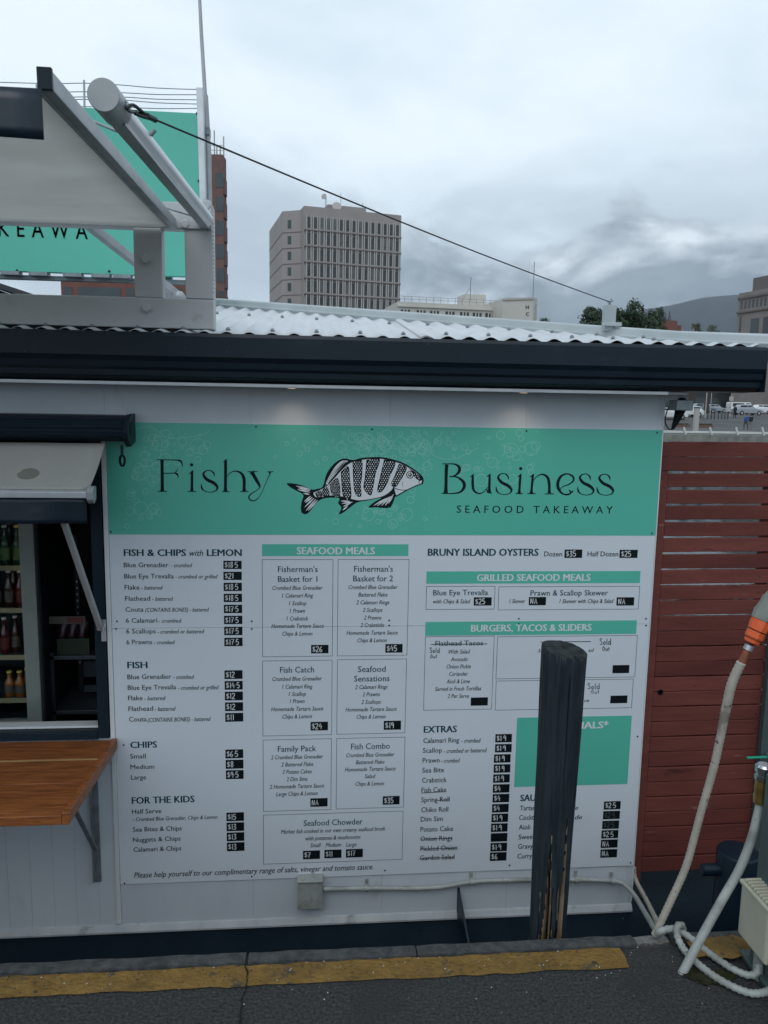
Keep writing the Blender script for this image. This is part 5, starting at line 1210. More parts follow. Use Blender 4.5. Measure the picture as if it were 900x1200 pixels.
# upper awning
ua = thing('folding_awning', 'large grey canvas awning with dark navy valance reaching out over the roof frame', 'awning', at(100, 200, -1.0))
YN = -1.72
A1 = at(203, 262, FYY-.02); A2 = at(54, 94, YN)
b = MB(); d_ = (A2-A1).normalized()
b.bar(A1+Vector((0, 0, 0)), A2, .024, .036, M_ALUD); b.bar(A1+Vector((-.016, 0, -.014)), A2+Vector((-.016, 0, -.014)), .009, .014, M_ALUD); b.build('side_rail', ua, bevel=.002)
b = MB(); b.bar(A2+d_*.0005, A2+d_*.012, .028, .041, M_NAVY); b.build('rail_end_cap', ua, bevel=.002)
b = MB(); b.closed = False; nx, ny = 24, 16; vs = []
B1 = A1+Vector((-.022, .01, -.010)); B2 = A2+Vector((-.022, .01, -.012))
for j in range(ny+1):
    u = j/ny; e = B1+(B2-B1)*u
    for i in range(nx+1):
        x = e.x+(-3.2-e.x)*(i/nx); vs.append((x, e.y, e.z-.02*math.sin(math.pi*u)*min(1, i/4)+.003*math.sin(9*u)*min(1, i/3)))
b.add(vs, [(j*(nx+1)+i, j*(nx+1)+i+1, (j+1)*(nx+1)+i+1, (j+1)*(nx+1)+i) for j in range(ny) for i in range(nx)], M_CANVAS)
cv = b.build('canopy', ua, smooth=60); so = cv.modifiers.new('cloth', 'SOLIDIFY'); so.thickness = .0015
b = MB(); b.box((-3.2, YN-.013, at(48, 120, YN).z), (A2.x-.013, YN+.015, at(48, 106, YN).z), M_ALUD); b.build('front_bar', ua, bevel=.002)
vb = at(48, 165, YN-.016); b = MB(); b.closed = False; vs = []; nx = 40; zt3 = at(48, 104, YN-.016).z
for j in range(5):
    for i in range(nx+1):
        x = -3.2+(at(50, 130, YN-.016).x+3.2)*i/nx; u = j/4; vs.append((x, YN-.016+.003*math.sin(x*11)*u, zt3+(vb.z-zt3)*u+.004*math.sin(x*7)*u))
b.add(vs, [(j*(nx+1)+i, j*(nx+1)+i+1, (j+1)*(nx+1)+i+1, (j+1)*(nx+1)+i) for j in range(4) for i in range(nx)], M_VINYL)
va = b.build('valance', ua, smooth=60); so = va.modifiers.new('cloth', 'SOLIDIFY'); so.thickness = .0012
for p, q in (((101, 139), (130, 150)), ((193, 243), (218, 249))):
    f1 = .66 if p[0] < 150 else .06
    ya = A1.y+(A2.y-A1.y)*f1
    b = MB(); b.tube([at(*p, ya), at(q[0]+8, q[1]+4, ya-.02)], .004, M_STEEL, 8); b.build('link_rod', ua)
# round tube strut
st = thing('tube_strut', 'round capped aluminium strut reaching out beside the upper awning', 'strut', at(180, 190, -.9))
T1 = at(239, 256, FYY-.04); T2 = at(121, 111, -1.74)
d_ = (T2-T1).normalized()
b = MB(); b.tube([T1-d_*.03, T1+(T2-T1)*.5, T2-d_*.10], [.033, .030, .026], M_ALU, 20); b.bar(T1+Vector((-.026, 0, .006)), T2-d_*.10+Vector((-.020, 0, .006)), .010, .03, M_ALU); b.bar(T1+Vector((.004, 0, -.03)), T2-d_*.1+Vector((.004, 0, -.024)), .03, .010, M_ALUD); b.build('tube', st, smooth=40)
b = MB(); b.tube([T2-d_*.11, T2-d_*.0015, T2], [.0305, .0305, .0292], M_ALUD, 32); b.build('end_cap', st, smooth=25)
b = MB(); bp_ = T2-d_*.34; b.tube([bp_+Vector((.026, 0, .01)), bp_+Vector((.036, 0, .022))], .005, M_STEEL, 8); b.build('bolt', st)
# wire rope from the strut to the roof stub
wr = thing('wire_stay', 'long wire rope stay running down from the strut to the stub on the ridge', 'wire', at(400, 220, -.7))
R2 = onroof(714, 366); R2.z = R2.z
stub_y = ridgeY(at(714, 370, .35).x)+.10
stp = at(714.5, 357, stub_y)
W1 = at(160, 131, -1.66)
b = MB(); n = 40; pts = []
for i in range(n+1):
    u = i/n; v = W1+(stp+Vector((0, 0, .012))-W1)*u; v.z -= .012*math.sin(math.pi*u); pts.append(v)
b.tube(pts, .0022, M_WIRE, 8); b.build('rope', wr, smooth=60)
s0 = T2-d_*.05+Vector((.030, 0, .004))
b = MB(); b.tube([s0, at(146, 122, -1.69), at(152, 130, -1.68), at(160, 131, -1.66)], .004, M_STEEL, 8, smoothn=4); b.tube([at(148, 127, -1.69), at(156, 123, -1.68), at(168, 132, -1.65), at(180, 139.5, -1.62), at(168, 137, -1.65), at(158, 133, -1.67)], .0034, M_WIRE, 8, smoothn=4); b.tube([at(172, 135.5, -1.64), at(182, 140.5, -1.61)], .0062, M_WIRE, 8); b.build('shackle', wr, smooth=50)
rs = thing('ridge_stub', 'short white post on the ridge flashing holding the wire stay', 'post', (stp.x, stub_y, stp.z-.1))
sw = (at(720.5, 365, stub_y).x-at(708, 365, stub_y).x)/2; sbz = at(714, 380, stub_y).z
b = MB(); b.box((stp.x-sw, stub_y-.022, sbz-.03), (stp.x+sw, stub_y+.022, stp.z-.004), M_FLASH); b.build('stub_post', rs, bevel=.002)
b = MB(); b.box((stp.x-sw*1.7, stub_y-.05, sbz-.012), (stp.x+sw*1.7, stub_y-.0225, sbz+.004), M_FLASH); b.build('foot_flashing', rs, bevel=.002)
b = MB(); b.tube([stp+Vector((0, 0, -.01)), stp+Vector((0, 0, .01))], .006, M_STEEL, 8); b.tube([stp+Vector((-.012, 0, .012)), stp+Vector((.012, -.004, .016)), stp+Vector((.004, .004, .026))], .003, M_STEEL, 8); b.build('eye_bolt', rs)

# rooftop sign
SGY = 1.25
sg = thing('rooftop_sign', 'large plain green rooftop sign lettered in dark capitals behind the frame', 'sign', at(120, 320, SGY))
gt1, gb1 = at(200, 131, SGY).z, at(150, 322, SGY).z
sx1 = at(236.5, 200, SGY).x
b = MB(); b.box((-4.3, SGY, gb1), (sx1, SGY+.04, gt1), M_TEAL); pnl = b.build('sign_panel', sg, bevel=.002)
lw = at(98, 272, SGY); cp_ = lambda x, y: at(x, y, SGY)
def sign_text(s, x0, x1, ztop, zbase):
    vs, fs = text_mesh(s, False, False, 1.75); mnx = min(v.x for v in vs); mxx = max(v.x for v in vs); bb = sheet()
    bb.add([(x0+(v.x-mnx)*(x1-x0)/(mxx-mnx), SGY-.002, zbase+v.y*(ztop-zbase)/CAPH) for v in vs], fs, M_INK); bb.build('sign_lettering', pnl)
kx, ax = at(-2, 275, SGY).x, at(102, 278, SGY).x     # K ... A of TAKEAWAY
gl = text_mesh('TAKEAWAY', False, False, 1.75)[0]
zbs = at(50, 278.5, SGY).z
per = (ax-kx)/5.05
sign_text('TAKEAWAY', kx-per*2.1, ax+per*1.05, zbs+per*.92, zbs)
sign_text('SEAFOOD', kx-per*10.2, kx-per*3.2, zbs+per*.92, zbs)
b = MB()
for px in (12, 45, 85, 118, 143): p = at(px, 322, SGY); b.box((p.x-.05, SGY-.01, gb1-.02), (p.x+.05, SGY+.05, gb1-.0005), M_STEEL)
b.box((-4.3, SGY+.05, gb1-.035), (sx1, SGY+.09, gb1-.012), M_STEEL); b.build('bottom_bracket', sg)
b = MB(); x_ = at(240, 200, SGY).x; b.bar(at(241.5, 350, SGY+.02), at(234.5, 104, SGY+.02), .035, .05, M_ALU, upv=(0, 1, 0)); b.build('end_post', sg, bevel=.003)
b = MB()
for px in (193, -60): p = at(px, 300, SGY); b.box((p.x-.02, SGY+.0905, 1.5), (p.x+.02, SGY+.13, gb1+.3), M_STEEL)
b.build('support_leg', sg)
for px, py in ((20, 317), (128, 318), (231, 133), (233, 212)):
    p = at(px, py, SGY); b = MB(); b.lathe((p.x, SGY-.0004, p.z), [(.008, 0), (.006, .003), (.0001, .004)], M_SCREW, 8, axis=(0, -1, 0)); b.build('screw', sg)
mt = thing('radio_mast', 'thin grey aerial mast rising beside the rooftop sign', 'mast', at(245, 250, SGY+.1))
b = MB(); b.tube([at(246.5, 350, SGY+.1), at(244, 180, SGY+.1), at(240.5, 112, SGY+.1)], [.018, .018, .016], M_ALUD, 12); b.tube([at(240.5, 113, SGY+.1), at(236, 40, SGY+.1), at(232, -40, SGY+.1)], [.011, .010, .008], M_ALUD, 10); b.build('mast_tube', mt, smooth=50)
b = MB(); p = at(240, 155, SGY+.1); b.box((p.x-.03, SGY+.07, p.z-.02), (p.x+.03, SGY+.13, p.z+.02), M_STEEL); b.build('mast_clamp', mt)
bw = thing('bird_wire', 'fine bird wires strung along the top of the green sign', 'wire', at(150, 115, SGY+.02))
for k, (y0, y1, y2) in enumerate(((97, 99.5, 105), (107, 108.5, 111), (113, 113.5, 117), (116, 117, 122), (124.5, 125.5, 127))):
    b = MB(); pts = [at(x, y, SGY+.02) for x, y in ((-120, y0-3), (0, y0-.5), (60, y0+1), (99, y0+.5), (140, y1), (185, (y1+y2)/2+1), (235, y2))]; b.tube(pts, .0022, M_WIREL, 6, smoothn=5); b.build('wire', bw)
b = MB(); b.tube([at(99, 127, SGY+.02), at(98.5, 94, SGY+.02)], .006, M_ALUD, 8); b.build('post', bw)
# pale brace rail behind the frame
br = thing('brace_rail', 'pale steel rail running back over the roof behind the frame', 'rail', at(150, 300, .4))
b = MB(); b.bar(at(102, 262, -.04), at(228, 362, .62), .03, .035, M_ALUD); b.build('rail', br, bevel=.002); br.children[0].name = 'rail_bar'
b = MB(); p = at(207, 348, .45); b.tube([p+Vector((-.05, 0, .05)), p, p+Vector((.04, 0, -.03)), p+Vector((.09, .02, 0))], .012, M_ALUD, 10, smoothn=4); b.ball(p+Vector((.01, 0, .0)), .03, M_ALUD, 10); b.build('joint', br, smooth=50)

# ================================================================== ACROSS THE WATER
def zg(y):
    for (a, za_), (c, zc_) in zip(prof_land, prof_land[1:]):
        if a <= y <= c: return za_+(zc_-za_)*(y-a)/(c-a)
    return prof_land[-1][1]
prof_land = [(52, -0.38), (58, -0.36), (85, -0.50), (102, 0.85), (140, 1.15), (200, 2.4), (420, 6), (1200, 40), (6000, 160)]
def onland(px, y): v = at(px, 480, y); return Vector((v.x, y, zg(y)))

# moist air between here and the mountain
hz = MB(); hz.box((-3200, -80, -4.2), (3200, 6300, 960), M_WATER)
M_HAZE = bpy.data.materials.new('haze air'); M_HAZE.use_nodes = True
M_HAZE.node_tree.nodes.remove(M_HAZE.node_tree.nodes['Principled BSDF'])
_pv = M_HAZE.node_tree.nodes.new('ShaderNodeVolumePrincipled'); _pv.inputs['Color'].default_value = (0.80, 0.87, 0.95, 1); _pv.inputs['Density'].default_value = 0.00005
M_HAZE.node_tree.links.new(_pv.outputs[0], M_HAZE.node_tree.nodes['Material Output'].inputs['Volume'])
hz.mats = [M_HAZE]; hzo = hz.build('haze'); hzo['kind'] = 'stuff'
# precast office tower
TH = 41.6
def top(px, py, h=TH): return atz(px, py, h)
cA, cB, cL, cK = top(356.4, 241), top(470.4, 252.4), top(331, 245.6), top(350, 247)
cZ = top(315.6, 269)
uf = Vector((cB.x-cA.x, cB.y-cA.y, 0)).normalized(); un = Vector((-uf.y, uf.x, 0))
ofc = thing('office_tower', 'tall pinkish grey precast office tower with rows of slit windows', 'building', (cA.x, cA.y, zg(cA.y)))
zb_t = zg(cA.y)-1
b = MB()
def flat(v): return Vector((v.x, v.y, 0))
fA, fB, fL, fZ = flat(cA), flat(cB), flat(cL), flat(cZ)
Lw = (fB-fA).length
mid = fA+un*2.2; sideL = fL
core = [fA, fB, fB+un*18, mid+un*16, mid]
b.prism([Vector((p.x, p.y, zb_t)) for p in core], (0, 0, TH-zb_t), M_CONCB)
sb = [fL, mid+uf*0.0, mid+un*16, fZ+(mid-fL)*0.0+un*0, fZ]
b.prism([Vector((p.x, p.y, zb_t)) for p in [fL, mid-uf*.02, mid+un*15-uf*.02, fZ]], (0, 0, TH-.35-zb_t), M_CONCB)
b.build('wall', ofc)
fl = 3.19; z0r = TH-2.0
winz = [TH-2.0-fl*k*1.0 for k in range(13)]
joint = MB()
for k in range(13):
    z = winz[k]-2.72
    p, q = fA-un*.41, fB-un*.41; joint.prism([p+Vector((0, 0, z-.16)), q+Vector((0, 0, z-.16)), q+Vector((0, 0, z+.02)), p+Vector((0, 0, z+.02))], un*.41, M_CONCJ)
    joint.prism([p+un*.02+Vector((0, 0, z+.0205)), q+un*.02+Vector((0, 0, z+.0205)), q+un*.02+Vector((0, 0, z+.30)), p+un*.02+Vector((0, 0, z+.30))], un*.39, M_CONCB)
    for a_, c_ in ((fL, mid), (fZ, fL)):
        n_ = Vector(((c_-a_).y, -(c_-a_).x, 0)).normalized()
        joint.prism([a_+n_*.05+Vector((0, 0, z-.08)), c_+n_*.05+Vector((0, 0, z-.08)), c_+n_*.05+Vector((0, 0, z+.08)), a_+n_*.05+Vector((0, 0, z+.08))], -n_*.05, M_CONCJ)
joint.build('floor_joints', ofc)
fins = MB(); NB = 15; low = MB()
wm = None
for i in range(NB):
    u = .045+(.956-.045)*i/(NB-1); c = fA+uf*Lw*u; hw = Lw/NB*.235
    for s in (-1, 1):
        e = c+uf*s*(hw+.14)
        fins.prism([e-uf*.11-un*.38+Vector((0, 0, zb_t)), e+uf*.11-un*.38+Vector((0, 0, zb_t)), e+uf*.11+Vector((0, 0, zb_t)), e-uf*.11+Vector((0, 0, zb_t))], (0, 0, TH-1.85-zb_t), M_FIN)
    for k in range(13):
        z1 = winz[k]-.1; z0 = z1-2.35; bb = MB() if k < 6 else low
        bb.prism([c-uf*hw-un*.05+Vector((0, 0, z0)), c+uf*hw-un*.05+Vector((0, 0, z0)), c+uf*hw-un*.05+Vector((0, 0, z1)), c-uf*hw-un*.05+Vector((0, 0, z1))], un*.049, M_GLASSL if random.random() < .28 else M_GLASSD)
        bb.prism([c-uf*hw-un*.12+Vector((0, 0, z0+.78)), c+uf*hw-un*.12+Vector((0, 0, z0+.78)), c+uf*hw-un*.12+Vector((0, 0, z0+.86)), c-uf*hw-un*.12+Vector((0, 0, z0+.86))], un*.069, M_CONCJ)
        if k < 6: bb.build('window', ofc)
o = low.build('lower_windows', ofc); o['kind'] = 'stuff'
fins.build('window_fins', ofc)
ua_ = (fL-fA); 
for k in range(7):
    c = fL+(mid-fL)*.36; n_ = -un
    z1 = winz[k]-.2; bb = MB(); d2 = (mid-fL).normalized()
    bb.prism([c-d2*.42+n_*.04+Vector((0, 0, z1-1.7)), c+d2*.42+n_*.04+Vector((0, 0, z1-1.7)), c+d2*.42+n_*.04+Vector((0, 0, z1)), c-d2*.42+n_*.04+Vector((0, 0, z1))], -n_*.039, M_GLASSD); bb.build('side_window', ofc)
b = MB(); r0 = fA+uf*Lw*.27+un*3; 
b.prism([Vector((p.x, p.y, TH)) for p in (r0, r0+uf*Lw*.40, r0+uf*Lw*.40+un*6, r0+un*6)], (0, 0, 1.5), M_CONCB); b.build('plant_room', ofc)
b = MB(); d0 = top(384, 240); d0 = fA+uf*Lw*.24+un*2
b.tube([Vector((d0.x, d0.y, TH)), Vector((d0.x, d0.y, TH+3.0))], .09, M_STEEL, 8); b.lathe((d0.x-.3, d0.y-.2, TH+2.6), [(.05, 0), (.55, .15), (.6, .28), (.4, .3)], M_FIN, 14, axis=(-.5, -1, .2)); b.build('dish_mast', ofc)
b = MB(); d1 = fA+uf*Lw*.355+un*2.4; b.lathe((d1.x, d1.y, TH+.9), [(.1, 0), (.9, .2), (1.0, .4), (.7, .42)], M_FIN, 16, axis=(.1, -1, .35)); b.build('dish', ofc)
b = MB(); d1 = fA+uf*Lw*.43+un*5; b.tube([Vector((d1.x, d1.y, TH+1.5)), Vector((d1.x, d1.y, TH+4.6))], .05, M_STEEL, 6); d1 = fA+uf*Lw*.62+un*2; b.tube([Vector((d1.x, d1.y, TH)), Vector((d1.x, d1.y, TH+2.2))], .06, M_STEEL, 6); b.build('aerial', ofc)

def block(name, label, cat, pts, ht, m, y=None):      # pts: (px, py_of_the_roof_edge) at a common roof height
    P = [flat(atz(px, py, ht)) for px, py in pts]
    t = thing(name, label, cat, (P[0].x, P[0].y, zg(P[0].y))); return t, P
def wall_of(t, P, h, m, deep=12, name='wall', z0=None):
    d = (P[-1]-P[0]).normalized(); n = Vector((-d.y, d.x, 0)); 
    if n.y < 0: n = -n
    zz = z0 if z0 is not None else zg(P[0].y)-1
    bb = MB(); bb.prism([Vector((p.x, p.y, zz)) for p in P+[P[-1]+n*deep, P[0]+n*deep]], (0, 0, h-zz), m); return bb.build(name, t), d, n
def win(t, p, d, n, w, z0, z1, m=M_GLASSD, name='window', proud=.05, nbars=0):
    bb = MB(); bb.prism([p-d*w/2-n*proud+Vector((0, 0, z0)), p+d*w/2-n*proud+Vector((0, 0, z0)), p+d*w/2-n*proud+Vector((0, 0, z1)), p-d*w/2-n*proud+Vector((0, 0, z1))], n*(proud-.001), m)
    for k in range(nbars):
        q = p-d*w/2+d*w*(k+1)/(nbars+1); bb.prism([q-d*.09-n*(proud+.06)+Vector((0, 0, z0)), q+d*.09-n*(proud+.06)+Vector((0, 0, z0)), q+d*.09-n*(proud+.06)+Vector((0, 0, z1)), q-d*.09-n*(proud+.06)+Vector((0, 0, z1))], n*.05, M_CREAMB)
    return bb.build(name, t)
# cream art deco building
WH = 17.5
def dz(px, py, Pd): return at(px, py, Pd).z
P0, P1 = atd(466, 352.5, 118), atd(600, 360.5, 122)
cbld = thing('cream_building', 'long cream stucco building with groups of small windows beside the tower', 'building', (P0.x, P0.y, zg(P0.y)))
hC = (P0.z+P1.z)/2
_, d, n = wall_of(cbld, [flat(P0), flat(P1)], hC, M_CREAMB, 14)
for k, px in enumerate((475, 493, 508.5, 526.5, 543.5, 558.5, 573.5, 588)):
    u = (px-466)/(600-466); p = flat(P0)+(flat(P1)-flat(P0))*u
    win(cbld, p, d, n, 1.45, hC-2.1, hC-1.15, nbars=2)
b = MB(); b.prism([flat(P0)-n*.25-d*.1+Vector((0, 0, hC-.75)), flat(P1)-n*.25+Vector((0, 0, hC-.75)), flat(P1)-n*.25+Vector((0, 0, hC-.55)), flat(P0)-n*.25-d*.1+Vector((0, 0, hC-.55))], n*.249, M_CREAMB)
b.build('string_course', cbld)
b = MB()
for i in range(16):
    p = flat(P0)+(flat(P1)-flat(P0))*(i/16)+n*.4; b.box((p.x-.03, p.y-.03, hC), (p.x+.03, p.y+.03, hC+.9), M_STEEL)
for zz in (.5, .9): b.bar(flat(P0)+n*.4+Vector((0, 0, hC+zz)), flat(P0)+(flat(P1)-flat(P0))*.93+n*.4+Vector((0, 0, hC+zz)), .05, .05, M_STEEL)
b.build('roof_railing', cbld)
u0, u1 = (552.5-466)/134, (578.5-466)/134; a_, c_ = flat(P0)+(flat(P1)-flat(P0))*u0+n*4, flat(P0)+(flat(P1)-flat(P0))*u1+n*4
b = MB(); hp_ = at(565, 345, a_.y).z; b.prism([Vector((p.x, p.y, hC+.001)) for p in (a_, c_, c_+n*4, a_+n*4)], (0, 0, hp_-hC), M_CREAMB); b.build('plant_room', cbld)
Q0_, Q1_, Q2_ = atd(589, 351, 117), atd(625.5, 348, 115), atd(629.5, 349, 117)
b = MB(); hQ = Q1_.z; zz = zg(Q0_.y)-1
b.prism([Vector((p.x, p.y, zz)) for p in (flat(Q0_), flat(Q1_), flat(Q2_), flat(Q2_)+n*9, flat(Q0_)+n*9)], (0, 0, hQ-zz), M_CREAMB)
b.prism([Vector((p.x, p.y, hQ-.35)) for p in (flat(Q0_)-n*.2, flat(Q1_)-n*.2, flat(Q1_)-n*.001, flat(Q0_)-n*.001)], (0, 0, .3), M_FIN); b.build('end_block', cbld)
dQ = (flat(Q1_)-flat(Q0_)).normalized(); nQ = Vector((dQ.y, -dQ.x, 0))
vs, fs = text_mesh('H', True), None
for s, py in (('H', 362), ('C', 370)):
    p = atd(615.5, py, 115.6); vs, fs = text_mesh(s, True); bb = sheet(); o0 = flat(Q0_)+dQ*((flat(p)-flat(Q0_)).dot(dQ))+nQ*.04
    bb.add([o0+dQ*v.x*.75+Vector((0, 0, p.z+v.y*.75)) for v in vs], fs, M_INKG); bb.build('wall_letter', cbld)
b = MB()
for k in range(6):
    p = flat(Q1_)+(flat(Q2_)-flat(Q1_))*.5; z = hQ-1-k*.42; b.box((p.x-.35, p.y-.06, z-.1), (p.x+.35, p.y-.02, z+.1), M_FIN)
b.build('corner_ribs', cbld)
b = MB()
for px, y0, y1, dd in ((551, 352, 325, 120), (624.5, 349, 308, 117)): p, q = atd(px, y0, dd), atd(px, y1, dd); b.tube([p, Vector((p.x, p.y, q.z))], .06, M_STEEL, 6)
p, q = atd(550.5, 338, 120), atd(540, 354, 120); b.tube([p, q], .04, M_STEEL, 6); b.build('aerial', cbld)

# brown brick tower behind the sign
B0, B1 = atd(236, 181, 100), atd(261, 181, 100)
bt_ = thing('brick_tower', 'narrow dark brown brick tower with a serrated window side behind the green sign', 'building', (B0.x, B0.y, zg(B0.y)))
hB = B1.z; zz = zg(B0.y)-1; dB = (flat(B1)-flat(B0)).normalized(); nB = Vector((-dB.y, dB.x, 0))
b = MB(); b.prism([Vector((p.x, p.y, zz)) for p in (flat(B0), flat(B1), flat(B1)+nB*2.2, flat(B0)+nB*2.2)], (0, 0, hB-zz), M_BRICKD); b.build('wall', bt_)
fh = (at(256, 213, B0.y).z-at(256, 241, B0.y).z)
for k in range(9):
    z1 = at(258, 203, B0.y).z-fh*k; p = flat(B0)+dB*((257-236)/25*(B1-B0).length); win(bt_, p, dB, nB, 1.0, z1-1.85, z1, M_GLASSD)
    bb = MB(); e = flat(B1); bb.prism([Vector((q.x, q.y, z1-2.6)) for q in (e+nB*.1, e+dB*.20+nB*.3, e+dB*.20+nB*1.6, e+nB*1.9)], (0, 0, 2.0), M_BRICKD); bb.build('bay', bt_)
b = MB()
for px, py in ((251, 153), (262, 160), (254, 172), (258, 170)): p = atd(px, py, 100.5); b.tube([Vector((p.x, p.y, hB)), p], .09, M_FIN, 6)
for zz_ in (.6, 1.2): b.bar(flat(B0)+nB*.3+Vector((0, 0, hB+zz_)), flat(B1)+nB*.3+Vector((0, 0, hB+zz_)), .06, .06, M_FIN)
b.build('aerial', bt_)
# low red brick building
R0_, R1_ = atd(71, 326, 70), atd(232, 330, 70)
rb2 = thing('brick_building', 'low red brick building with brown window bands seen under the green sign', 'building', (R0_.x, R0_.y, zg(R0_.y)))
_, d, n = wall_of(rb2, [flat(R0_), flat(R1_)], R0_.z, M_BRICK, 10)
Lr = (flat(R1_)-flat(R0_))
for px, w in ((79, .75), (96, .8), (106, .8), (116, .8), (126, .8), (136, .8), (152, .75), (166, .8), (176, .8), (196, .8), (208, .8)): win(rb2, flat(R0_)+Lr*((px-71)/161), d, n, w, R0_.z-2.1, R0_.z-.75)
# dark boatshed roof at the left edge
sd = thing('boatshed', 'dark gabled boatshed roof at the left edge below the green sign', 'shed', at(5, 345, 9))
e0, e1, e2 = at(-60, 312, 9), at(34, 343, 9), at(20, 360, 9)
b = MB(); b.prism([e0, e1, Vector((e1.x, 9, e1.z-.08)), Vector((e0.x, 9, e0.z-.08))], (0, 5, 0), M_SHOP); b.build('roof', sd)
b = MB(); b.prism([Vector((e0.x, 9.2, -1.6)), Vector((e1.x-.35, 9.2, -1.6)), Vector((e1.x-.35, 9.2, e1.z-.08)), Vector((e0.x, 9.2, e0.z-.085))], (0, 4.6, 0), M_SHOP); b.build('wall', sd)
# tan stone building at the right edge
S0, S1 = atd(866, 344, 150), atd(925, 331, 138)
tb = thing('stone_building', 'tan stone building with a row of small windows at the right edge', 'building', (S0.x, S0.y, zg(S0.y)))
hS = S0.z; _, d, n = wall_of(tb, [flat(S0), flat(S1)], hS, M_TANB, 20)
Ls = (flat(S1)-flat(S0)); 
for k in range(9): win(tb, flat(S0)+d*(1.0+k*1.02), d, n, .55, hS-3.1, hS-1.6)
for k in range(3): win(tb, flat(S0)+d*(4.9+k*3.2), d, n, 2.1, hS-8.2, hS-5.2)
for k in range(2): win(tb, flat(S0)+d*(1.0), d, n, .5, hS-9.0-k*4, hS-4.5-k*4)
b = MB(); b.prism([flat(S0)-n*.3+Vector((0, 0, hS-1.2)), flat(S1)-n*.3+Vector((0, 0, hS-1.2)), flat(S1)-n*.3+Vector((0, 0, hS-.8)), flat(S0)-n*.3+Vector((0, 0, hS-.8))], n*.299, M_STONE)
b.prism([flat(S0)-n*.3+Vector((0, 0, hS-3.9)), flat(S1)-n*.3+Vector((0, 0, hS-3.9)), flat(S1)-n*.3+Vector((0, 0, hS-3.55)), flat(S0)-n*.3+Vector((0, 0, hS-3.55))], n*.299, M_STONE); b.build('cornice', tb)
b = MB(); b.prism([Vector((p.x, p.y, hS+.001)) for p in (flat(S0)+d*2.4+n*1, flat(S1)+n*1, flat(S1)+n*10, flat(S0)+d*2.4+n*10)], (0, 0, 2.6), M_STONE); b.build('attic', tb)
# shops behind the car park
V0, V1 = onland(775, 156), onland(882, 150)
shp = thing('shop_row', 'dark shopfronts behind the car park seen below the gutter', 'building', V0)
_, d, n = wall_of(shp, [flat(V0), flat(V1)], V0.z+5.2, M_SHOP, 3)
L5 = (flat(V1)-flat(V0))
for k, u in enumerate((.1, .27, .44, .61, .78, .92)): win(shp, flat(V0)+L5*u, d, n, 2.4, V0.z+.5, V0.z+2.6, M_GLASSD)
b = MB(); b.prism([flat(V0)+L5*.80-n*.4+Vector((0, 0, V0.z+2.75)), flat(V1)-n*.4+Vector((0, 0, V0.z+2.75)), flat(V1)-n*.4+Vector((0, 0, V0.z+4.0)), flat(V0)+L5*.80-n*.4+Vector((0, 0, V0.z+4.0))], n*.3, M_BRICK); b.build('fascia', shp)
# church spire
C0 = atd(785.5, 385, 240)
ch = thing('church', 'brown stone church with a thin dark spire beyond the trees', 'church', (C0.x, C0.y, zg(C0.y)))
b = MB(); zt_c = atd(786, 376, 240).z; b.box((C0.x-3.6, C0.y, zg(C0.y)), (C0.x+3.6, C0.y+10, atd(786, 381, 240).z), M_BRICK); b.box((C0.x-1.7, C0.y-.5, zg(C0.y)), (C0.x+1.9, C0.y+3, zt_c), M_BRICK); b.build('wall', ch)
b = MB(); tp = atd(785.5, 363, 240).z; b.lathe((C0.x, C0.y+1.2, zt_c), [(.75, 0), (.42, (tp-zt_c)*.35), (.03, tp-zt_c)], M_SHOP, 8); b.build('spire', ch)

# trees --------------------------------------------------------------------------------
def tree(px, pyb, pyt, wpx, dist, label, lm, seed, n=1500):
    rnd = random.Random(seed); base = atd(px, pyb, dist); base = Vector((base.x, base.y, zg(base.y))); topz = atd(px, pyt, dist).z; hw = wpx/900*dist/2
    t = thing('tree', label, 'tree', base, 'trees beyond the roof'); H = topz-base.z
    b = MB(); b.tube([base, base+Vector((.1, 0, H*.35)), base+Vector((0, .1, H-hw*.8))], [H*.03, H*.022, H*.008], M_BARK, 8)
    for k in range(6):
        a = k*1.05+rnd.random(); s = base+Vector((0, 0, H*(.3+.06*k))); b.tube([s, s+Vector((math.cos(a)*hw*.4, math.sin(a)*hw*.4, H*.12)), s+Vector((math.cos(a)*hw*.75, math.sin(a)*hw*.75, H*.18))], [H*.014, H*.009, H*.003], M_BARK, 6)
    b.build('trunk', t)
    clumps = []
    for k in range(56):
        a = rnd.random()*6.28; r_ = hw*rnd.uniform(.20, .34); e_ = rnd.uniform(-.9, 1.0); rr = math.sqrt(rnd.uniform(.1, 1))*(math.sqrt(max(0, 1-e_*e_*.92)) if e_ > 0 else 1); ay = min(hw*1.5, H*.42)
        clumps.append((Vector((math.cos(a)*rr*(hw-r_*.8), math.sin(a)*rr*(hw-r_*.8), H-ay+e_*(ay-r_*.8))), r_))
    b = MB(); b.closed = False
    for k in range(n):
        c, r = rnd.choice(clumps); v = Vector((rnd.gauss(0, 1), rnd.gauss(0, 1), rnd.gauss(0, .8))).normalized()*r*rnd.uniform(.55, 1.05)
        p = base+c+v; 
        if p.z > topz+.2: continue
        s = hw*rnd.uniform(.035, .075); nn = (v.normalized()+Vector((rnd.uniform(-.7, .7), rnd.uniform(-.7, .7), rnd.uniform(-.3, .9)))).normalized(); u = nn.orthogonal().normalized(); w = nn.cross(u); q = rnd.random()*6.28; u, w = u*math.cos(q)+w*math.sin(q), w*math.cos(q)-u*math.sin(q)
        b.add([p-u*s, p-w*s*.6, p+u*s, p+w*s*.6], [(0, 1, 2, 3)], lm)
    b.build('crown', t)
tree(744, 388, 352, 70, 88, 'dense dark green tree right of the roof stub', M_LEAF, 1, 10000)
tree(768, 390, 359, 30, 92, 'smaller dark tree against the right side of the dense one', M_LEAF, 8, 3500)
